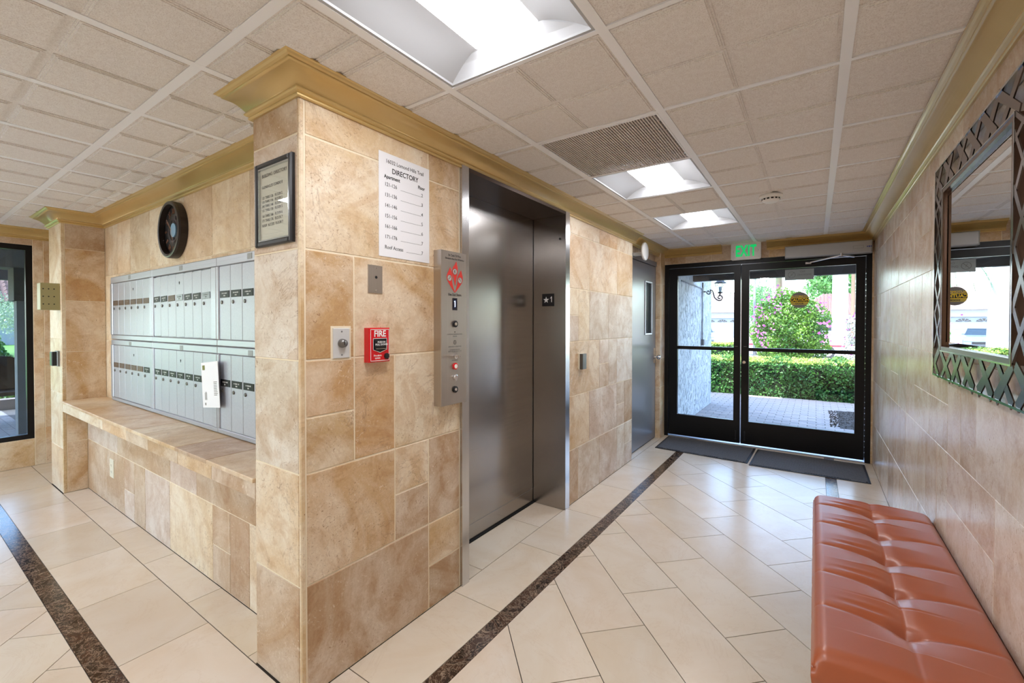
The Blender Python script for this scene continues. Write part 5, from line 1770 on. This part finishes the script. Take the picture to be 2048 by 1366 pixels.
m = MB(Tln); m.smooth = True; m.lathe([(.010, .02), (.012, .04), (.024, .065), (.024, .085), (.012, .105), (.002, .110)], n=12)
obj('bulb', m, MT['bulbglass'], ln)

# --- planting
hedge('long clipped green hedge right across the brick path outside', -2.6, 2.3, 9.58, 10.65, -.02, .62, 26000, .047)
hedge('low yellow green hedge behind the flowering bush, right side', .35, 2.6, 12.6, 13.3, -.02, .50, 5000, .06, 'bushleaf')
hedge('low hedge in front of the garage drive, seen by the stucco corner', -6.5, -2.4, 17.2, 17.9, -.30, .62, 6000, .08, 'bushleaf')
bu = thing('flowering_bush', 'large round bush with magenta flowers behind the hedge', 'bush', (-.47, 12.6, -.02))
cB = (-.53, 12.6, 1.14)
P, N = ball_points(cB, (.80, .76, 1.02), 15000, .10, 3)
P2, N2 = ball_points(cB, (.62, .60, .80), 5000, .2, 5)
put('foliage', leaf_mesh('foliage', np.vstack([P, P2]), np.vstack([N, N2]), .065, MT['bushleaf']), bu, True)
fl_c = np.array([(-1.24, 1.45), (-1.12, 1.75), (-1.0, 1.25), (-.9, 2.0), (-.72, 1.72), (-1.15, 1.1), (.0, 1.72), (.18, 1.35), (.2, 1.85), (-.75, 2.15), (-1.05, .95), (-.95, 1.55), (.20, 1.1)])
FP = []
for (x, z) in fl_c:
    yy = 12.6 - .80 * math.sqrt(max(0, 1 - ((x - cB[0]) / .9) ** 2 - ((z - cB[2]) / 1.1) ** 2)) - .03
    FP.append(rng.normal((x, yy, z), (.10, .05, .09), (17, 3)))
FP = np.vstack(FP)
o = put('flowers', leaf_mesh('flowers', FP, np.tile((0, -1, .3), (len(FP), 1)), .06, MT['flower'], aspect=.9), bu, True)
m = MB(); m.smooth = True
for k in range(16):
    a = rng.random() * 6.28; r_ = .1 + rng.random() * .3
    m.tube([V3((-.47 + .1 * math.cos(a), 12.6 + .1 * math.sin(a), -.02)), V3((-.47 + r_ * math.cos(a), 12.6 + r_ * math.sin(a), .5)), V3((-.47 + 1.6 * r_ * math.cos(a), 12.6 + 1.6 * r_ * math.sin(a), 1.1))], .018, 5, .008)
obj('stems', m, MT['bark'], bu)
vb = thing('vine_shrub', 'small pale flowering shrub at the right door edge behind the hedge', 'shrub', (.80, 11.6, -.02))
P, N = ball_points((.80, 11.6, .85), (.30, .3, .9), 2600, .2, 8)
put('foliage', leaf_mesh('foliage', P, N, .06, plain('pale_leaf', srgb(176, 178, 170), .6), MT['flower'], .10), vb, True)
m = MB(); m.tube([V3((.80, 11.6, -.02)), V3((.82, 11.6, .8)), V3((.78, 11.6, 1.5))], .02, 6, .008)
obj('stem', m, MT['bark'], vb)
def tree(label, x, y, z0, h, R, n, size, mat='treeleaf', seed=1, name='tree', cat='tree'):
    th = thing(name, label, cat, (x, y, z0))
    PP = []; NN = []
    r_ = np.random.default_rng(seed)
    for k in range(7):
        c = np.array((x, y, z0 + h - R[2] * .8)) + r_.normal(size=3) * np.array(R) * .45
        P, N = ball_points(c, np.array(R) * .6, n // 7, .2, seed + k)
        PP.append(P); NN.append(N)
    put('crown', leaf_mesh('crown', np.vstack(PP), np.vstack(NN), size, MT[mat]), th, True)
    m = MB(); m.smooth = True
    m.tube([V3((x, y, z0)), V3((x + .1, y, z0 + h * .35)), V3((x, y, z0 + h * .7))], R[0] * .09, 8, R[0] * .04)
    obj('trunk', m, MT['bark'], th)
    return th
tree('big light green tree rising behind the tiled roof house', 2.0, 80, -.3, 12.5, (3.9, 4, 3.6), 9000, .45, seed=4)
tree('green tree left of the flowering bush, behind the lamp post', -4.3, 48, -.3, 4.6, (1.5, 1.6, 1.5), 4000, .22, seed=9)
tree('rounded tree beyond the garage roof', -30, 96, -.3, 9, (6, 6, 4), 5000, .5, seed=14)
tree('green tree at the far right above the tiled roof', 8.5, 86, -.3, 13, (4.5, 5, 4.5), 5000, .5, seed=19)
def palm(label, x, y, z0, h, nf, L, droop, seed, r=.13, crown_=True, lean=(0, 0)):
    th = thing('palm_tree', label, 'palm tree', (x, y, z0))
    rr_ = random.Random(seed)
    m = MB(); m.smooth = True
    m.tube([V3((x + lean[0] * t_ ** 2, y + lean[1] * t_ ** 2, z0 + h * t_)) for t_ in (0, .25, .5, .75, 1)], r * 1.25, 12, r)
    obj('trunk', m, MT['palebark'] if r > .2 else MT['bark'], th)
    if not crown_: return th
    top = V3((x + lean[0], y + lean[1], z0 + h))
    for k in range(nf):
        a = 2 * math.pi * k / nf + rr_.uniform(-.2, .2); up = rr_.uniform(.1, .8)
        pts = []
        for s in range(9):
            t_ = s / 8
            pts.append(top + V3((math.cos(a) * L * t_ * (1 - .18 * t_), math.sin(a) * L * t_ * (1 - .18 * t_), L * (up * t_ - droop * t_ * t_))))
        m = MB(); m.tube(pts, .014, 4, .004)
        for s in range(1, 40):
            t_ = s / 40; q = t_ * 8; i0_ = min(7, int(q)); p = pts[i0_].lerp(pts[i0_ + 1], q - i0_)
            d = (pts[i0_ + 1] - pts[i0_]).normalized(); sd_ = d.cross(V3((0, 0, 1))).normalized()
            ll = L * .24 * math.sin(math.pi * min(1, t_ * .9 + .12))
            for sgn in (-1, 1):
                e_ = p + sd_ * sgn * ll * .7 + d * ll * .45 - V3((0, 0, ll * .55))
                m.add([tuple(p - d * .012), tuple(p + d * .012), tuple(e_)], [(0, 1, 2)])
        obj('frond', m, MT['palmleaf'], th)
    return th
palm('palm with drooping grey green fronds left of the flowering bush', -1.45, 24.5, -.3, 4.3, 18, 1.6, 1.35, 3)
palm('palm with hanging fronds seen through the left glass door', -2.45, 18.9, -.3, 3.9, 13, 1.35, 1.35, 8, r=.10)
palm('thick smooth pale palm trunk in front of the tiled house', 1.15, 31, -.3, 9.5, 12, 2.6, .8, 5, r=.32)
palm('thick leaning palm trunk beside the parked silver car', -4.75, 24, -.3, 8.5, 12, 2.4, .8, 12, r=.24, lean=(-.7, 0))
palm('slender palm with dark trunk at the far right', 2.35, 42, -.3, 6.2, 12, 2.2, .9, 15, r=.12)
lp = thing('lamp_post', 'slim grey lamp post left of the flowering bush', 'lamp post', (-2.02, 20, -.3))
m = MB(); m.smooth = True; m.tube([V3((-2.02, 20, -.3)), V3((-2.02, 20, 3.9))], .045, 10)
obj('pole', m, MT['porchgrey'], lp)
m = MB(); m.cyl(-2.02, 20, -.3, -.22, .11, .08, n=12); obj('base', m, MT['porchgrey'], lp)
m = MB(); m.cyl(-2.02, 20, 3.9, 4.15, .12, .16, n=12); m.cyl(-2.02, 20, 4.15, 4.24, .17, .03, n=12); obj('lamp_head', m, MT['porchgrey'], lp)

# --- houses
def tiled_roof(name, m, parent, mat, x0, x1, ya, za, yb, zb, hip0=0, hip1=0, rib=.32):
    """plane from eave (ya, za) up to ridge (yb, zb), half round tile ribs with steps"""
    m.add([(x0, ya, za), (x1, ya, za), (x1 - hip1, yb, zb), (x0 + hip0, yb, zb), (x0, ya, za - .15), (x1, ya, za - .15)], [(0, 1, 2, 3), (4, 5, 1, 0)])
    nrow = 14
    x = x0 + rib / 2
    while x < x1:
        for k in range(nrow):
            t0, t1 = k / nrow, (k + 1) / nrow
            lo = x0 + hip0 * t1; hi = x1 - hip1 * t1
            if x < lo or x > hi: continue
            ya_, za_ = ya + (yb - ya) * t0, za + (zb - za) * t0 + .06
            yb_, zb_ = ya + (yb - ya) * t1, za + (zb - za) * t1
            w = rib * .38
            m.add([(x - w, ya_, za_ - .05), (x, ya_, za_ + .08), (x + w, ya_, za_ - .05), (x - w, yb_, zb_ - .02), (x, yb_, zb_ + .09), (x + w, yb_, zb_ - .02)], [(0, 1, 4, 3), (1, 2, 5, 4), (0, 2, 1)])
        x += rib
def fan_window(m, x, y, z, w, h):
    for k in range(5):
        a0, a1 = math.pi * (k + .12) / 5 if False else math.pi * (.04 + k * .19), math.pi * (.04 + k * .19 + .15)
        m.add([(x + .22 * w * math.cos(a0), y, z + .22 * h * math.sin(a0)), (x + w * math.cos(a0), y, z + h * math.sin(a0)), (x + w * math.cos(a1), y, z + h * math.sin(a1)), (x + .22 * w * math.cos(a1), y, z + .22 * h * math.sin(a1))], [(0, 3, 2, 1)])
hg = thing('garage_house', 'white house with double garage door and pale tiled roof', 'house', (-13, 63, -.3))
obj('wall', MB().box(-21, -13.2, 60, 68, -.3, 2.8).box(-7.4, -5.4, 60, 68, -.3, 2.8).box(-13.2, -7.4, 60, 68, 2.08, 2.8).box(-13.2, -7.4, 60.4, 68, -.3, 2.08), MT['whitewall'], hg)
gdr = obj('garage_door', MB().box(-13.15, -7.45, 60.2, 60.3, -.3, 2.06), MT['garagedoor'], hg)
m = MB()
for k in range(4):
    m.box(-13.1, -7.5, 60.17, 60.2, -.27 + k * .58, .29 + k * .58)
obj('panel_row', m, MT['garagedoor'], gdr)
m = MB()
for k in range(4): fan_window(m, -12.45 + k * 1.42, 60.16, 1.58, .58, .36)
obj('fan_windows', m, MT['winddark'], gdr)
m = MB(); tiled_roof('r', m, hg, None, -21.8, -4.7, 59.4, 2.95, 66, 5.7, 4.5, 4.5)
m.add([(-21.8, 72.6, 2.95), (-4.7, 72.6, 2.95), (-9.2, 66, 5.7), (-17.3, 66, 5.7), (-21.8, 59.4, 2.95), (-4.7, 59.4, 2.95)], [(1, 0, 3, 2), (0, 4, 3), (5, 1, 2)])
o = obj('roof', m, MT['rooftile2'], hg)
hr = thing('tiled_house', 'low house with a clay tiled roof behind the white palm trunk', 'house', (6, 58, -.3))
obj('wall', MB().box(-1.2, 16, 55, 63, -.3, 2.45), MT['whitewall'], hr)
m = MB(); tiled_roof('r', m, hr, None, -2.0, 16.8, 54.3, 2.5, 60, 4.7, 2.6, 2.6)
m.add([(-2, 65.7, 2.5), (16.8, 65.7, 2.5), (14.2, 60, 4.7), (.6, 60, 4.7), (-2, 54.3, 2.5), (16.8, 54.3, 2.5)], [(1, 0, 3, 2), (0, 4, 3), (5, 1, 2)])
obj('roof', m, MT['rooftile'], hr)
for (x, w) in ((.2, 1.5), (2.6, .7), (5, 1.4), (8, 1.4)):
    wv = obj('window', MB().box(x - .06, x + w + .06, 54.93, 55.0, .64, 2.06), MT['whitewall'], hr)
    obj('pane', MB().box(x, x + w, 54.90, 54.93, .7, 2.0), MT['winddark'], wv)

# --- cars
def car(label, x, y, z, rot, paint, stripe=False):
    th = thing('car', label, 'car', (x, y, z))
    th.rotation_euler = (0, 0, rot)
    def part(name, m, mat, par=None):
        me = m.mesh(name, mat); o = bpy.data.objects.new(name, me); COL.objects.link(o); o.parent = par or th
        return o
    # profile along length a (local x), height b; extruded in local y
    prof = [(-2.30, .32), (-2.34, .62), (-2.18, .86), (-1.55, .93), (-1.42, .95), (1.05, .96), (1.95, .86), (2.26, .70), (2.32, .36), (2.1, .22), (-2.1, .22)]
    L = MB(frame((0, 0, 0), (1, 0, 0), (0, 0, 1), (0, -1, 0)))
    L.prism(prof, -.86, .86)
    body = part('body', L, paint)
    cab = [(-1.75, .93), (-1.10, 1.38), (.25, 1.41), (1.08, .95)]
    L = MB(frame((0, 0, 0), (1, 0, 0), (0, 0, 1), (0, -1, 0)))
    L.prism([(-1.22, 1.36), (-1.05, 1.42), (.22, 1.45), (.36, 1.37)], -.66, .66)
    part('roof', L, paint)
    vv = [(a, s * (.80 if b < 1 else .64), b) for s in (-1, 1) for a, b in cab]
    L = MB(); L.add(vv, [(0, 1, 2, 3), (7, 6, 5, 4), (0, 4, 5, 1), (1, 5, 6, 2), (2, 6, 7, 3)])
    part('windows', L, MT['carglass'])
    L = MB()
    for s in (-1, 1):
        for a in (-1.12, -.35, .30):
            L.add([(a - .04 - .0, s * .805, .93), (a + .04, s * .805, .93), (a + .06, s * .65, 1.40), (a - .02, s * .65, 1.40)], [(0, 1, 2, 3)])
    part('pillar', L, paint)
    for a in (-1.42, 1.45):
        for s in (-1, 1):
            L = MB(frame((a, s * .80, .31), (1, 0, 0), (0, 0, 1), (0, -s, 0)))
            L.cyl(0, 0, -.08, .12, .31, n=20)
            w = part('wheel', L, MT['rubber'])
            L = MB(frame((a, s * .80, .31), (1, 0, 0), (0, 0, 1), (0, -s, 0))); L.cyl(0, 0, -.09, -.08, .20, n=14)
            part('hub_cap', L, MT['chrome'], w)
    for s in (-1, 1):
        L = MB(); L.box(2.20, 2.335, s * .62 - .18, s * .62 + .18, .60, .72); part('headlight', L, MT['white'])
        L = MB(); L.box(-2.35, -2.25, s * .66 - .14, s * .66 + .14, .62, .76); part('tail_light', L, MT['red'])
        L = MB(); L.box(.68, .82, s * .86 - .08, s * .86 + .08, .95, 1.06); part('wing_mirror', L, paint)
    L = MB(); L.box(2.30, 2.345, -.45, .45, .38, .54); part('grille', L, MT['black'])
    if stripe:
        L = MB(); L.box(-2.25, 2.2, -.868, -.86, .56, .66); part('stripe', L, MT['red'])
    return th
car('white car with a red side stripe parked behind the flowering bush', -.95, 27, -.30, 0, MT['carwhite'], True)
car('silver car parked on the drive in front of the garage', -8.3, 42, -.30, -math.pi / 2 + .2, MT['carsilver'])

# --- behind the camera: unseen canopy and light-bouncing paving added outside the rear window
struct('unseen_rear_canopy', MB().box(-6.5, 0.8, -6.4, -2.96, 2.45, 2.6), MT['porchgrey'])
struct('rear_bounce_paving', MB().box(-9, 9, -16, -2.96, -.12, -.01), MT['asphalt'])
# --- outside the tall window on the left
gl2 = struct('deck', MB().box(-12.2, -6.35, -2.95, 6, -.12, -.004), MT['sand'])
m = MB()
for i in range(28):
    for j in range(8):
        x = -6.36 - i * .2; y = .35 + j * .1 + .0
        m.cbox(x - .198, x - .002, y + .002, y + .098, -.03, .0, .004)
o = obj('deck_pavers', m, MT['paver'], gl2); o['kind'] = 'stuff'
struct('lawn', MB().box(-60, -12.2, -20, 40, -.2, -.05), MT['lawn'])
pp = struct('porch_post', MB().box(-8.0, -7.82, .985, 1.115, 0, 1.63), MT['porchgrey'])
obj('capital', MB().box(-8.07, -7.70, .950, 1.22, 1.63, 2.015), MT['darkporch'], pp)
struct('side_porch_beam', MB().box(-8.10, -7.72, -3, 4, 2.015, 2.30), MT['porchgrey'])
struct('side_porch_roof', MB().box(-10.2, -6.35, -3, 4, 2.30, 2.40).box(-10.2, -10.05, -3, 4, 2.02, 2.30), MT['porchgrey'])
chr_ = thing('wicker_chair', 'dark brown wicker chair outside the tall window', 'chair', (-9.3, 1.05, 0))
m = MB(); m.smooth = True
vs = []; fs = []; n = 14
for k in range(n + 1):
    a = -math.pi * .5 + math.pi * k / n
    yy = 1.05 + .30 * math.sin(a); xx_ = -9.50 + .10 * math.cos(a) * -1
    hgt = .60 + .28 * math.cos(a)
    vs += [(xx_, yy, .42), (xx_, yy, hgt + .02), (xx_ + .03, yy, .42), (xx_ + .03, yy, hgt + .02)]
for k in range(n):
    a = k * 4; fs += [(a, a + 4, a + 5, a + 1), (a + 2, a + 3, a + 7, a + 6), (a + 1, a + 5, a + 7, a + 3)]
m.add(vs, fs)
obj('backrest', m, MT['brownchair'], chr_)
obj('seat', MB().box(-9.52, -9.05, .78, 1.32, .38, .43), MT['brownchair'], chr_)
for x in (-9.48, -9.09):
    for y in (.81, 1.29):
        obj('leg', MB().box(x - .015, x + .015, y - .015, y + .015, 0, .38), MT['iron'], chr_)
for y in (.80, 1.30):
    m = MB(); m.tube([V3((-9.48, y, .62)), V3((-9.12, y, .60)), V3((-9.08, y, .40))], .014, 6); obj('armrest', m, MT['iron'], chr_)
rl = thing('metal_rail', 'low black metal rail outside the tall window', 'railing', (-9.95, 1.2, 0))
m = MB(); m.box(-9.97, -9.93, .3, 2.4, .46, .49); obj('top_bar', m, MT['porchgrey'], rl)
for y in (.45, 1.02, 1.6, 2.2): obj('post', MB().box(-9.965, -9.935, y - .015, y + .015, 0, .46), MT['iron'], rl)
struct('garden_kerb', MB().box(-10.75, -10.55, -2, 5, -.05, .16), MT['rooftile2'])
def shrub(label, x, y, z, R, n, size, mat, seed, name='shrub'):
    th = thing(name, label, 'shrub', (x, y, z - R[2]))
    P, N = ball_points((x, y, z), R, n, .15, seed)
    put('foliage', leaf_mesh('foliage', P, N, size, MT[mat]), th, True)
    m = MB(); m.tube([V3((x, y, z - R[2])), V3((x, y, z + R[2] * .3))], .04, 6, .01); obj('stem', m, MT['bark'], th)
shrub('dark rounded shrub beyond the rail outside the tall window', -12.6, 1.05, .62, (.55, .42, .66), 5000, .07, 'hedgeleaf', 31)
shrub('low light green shrub by the kerb outside the tall window', -11.4, 1.25, .22, (.3, .4, .26), 2000, .05, 'bushleaf', 33)
tree('pale feathery tree across the lawn outside the tall window', -30, 3.0, -.05, 2.9, (2.4, 2.4, 1.2), 7000, .10, 'paleleaf', 41)
hl = thing('red_roof_house', 'house with a pink tiled roof far outside the tall window', 'house', (-46, 4, -.05))
obj('wall', MB().box(-50, -44, -6, 14, -.05, 2.8), MT['whitewall'], hl)
m = MB()
m.add([(-43.4, -6.6, 2.7), (-43.4, 14.6, 2.7), (-47, 14.6, 5.4), (-47, -6.6, 5.4), (-50.6, -6.6, 2.7), (-50.6, 14.6, 2.7)], [(0, 1, 2, 3), (4, 3, 2, 5), (0, 3, 4), (1, 5, 2)])
y = -6.4
while y < 14.5:
    for k in range(10):
        t0, t1 = k / 10, (k + 1) / 10
        xa, za, xb, zb_ = -43.4 - 3.6 * t0, 2.7 + 2.7 * t0 + .06, -43.4 - 3.6 * t1, 2.7 + 2.7 * t1
        m.add([(xa, y - .13, za - .05), (xa, y, za + .09), (xa, y + .13, za - .05), (xb, y - .13, zb_), (xb, y, zb_ + .09), (xb, y + .13, zb_)], [(0, 3, 4, 1), (1, 4, 5, 2), (0, 1, 2)])
    y += .34
obj('roof', m, MT['rooftile'], hl)

# ---------------------------------------------------------------- lettering becomes plain mesh
dg = bpy.context.evaluated_depsgraph_get()
dg.update()
for o in [o for o in SC.objects if o.type == 'FONT']:
    me = bpy.data.meshes.new_from_object(o.evaluated_get(dg))
    n = bpy.data.objects.new('lettering' if o.name.startswith('lettering') else 'numeral', me)
    par, mb_ = o.parent, o.matrix_basis.copy()
    bpy.data.objects.remove(o)
    COL.objects.link(n)
    n.parent = par
    n.matrix_basis = mb_
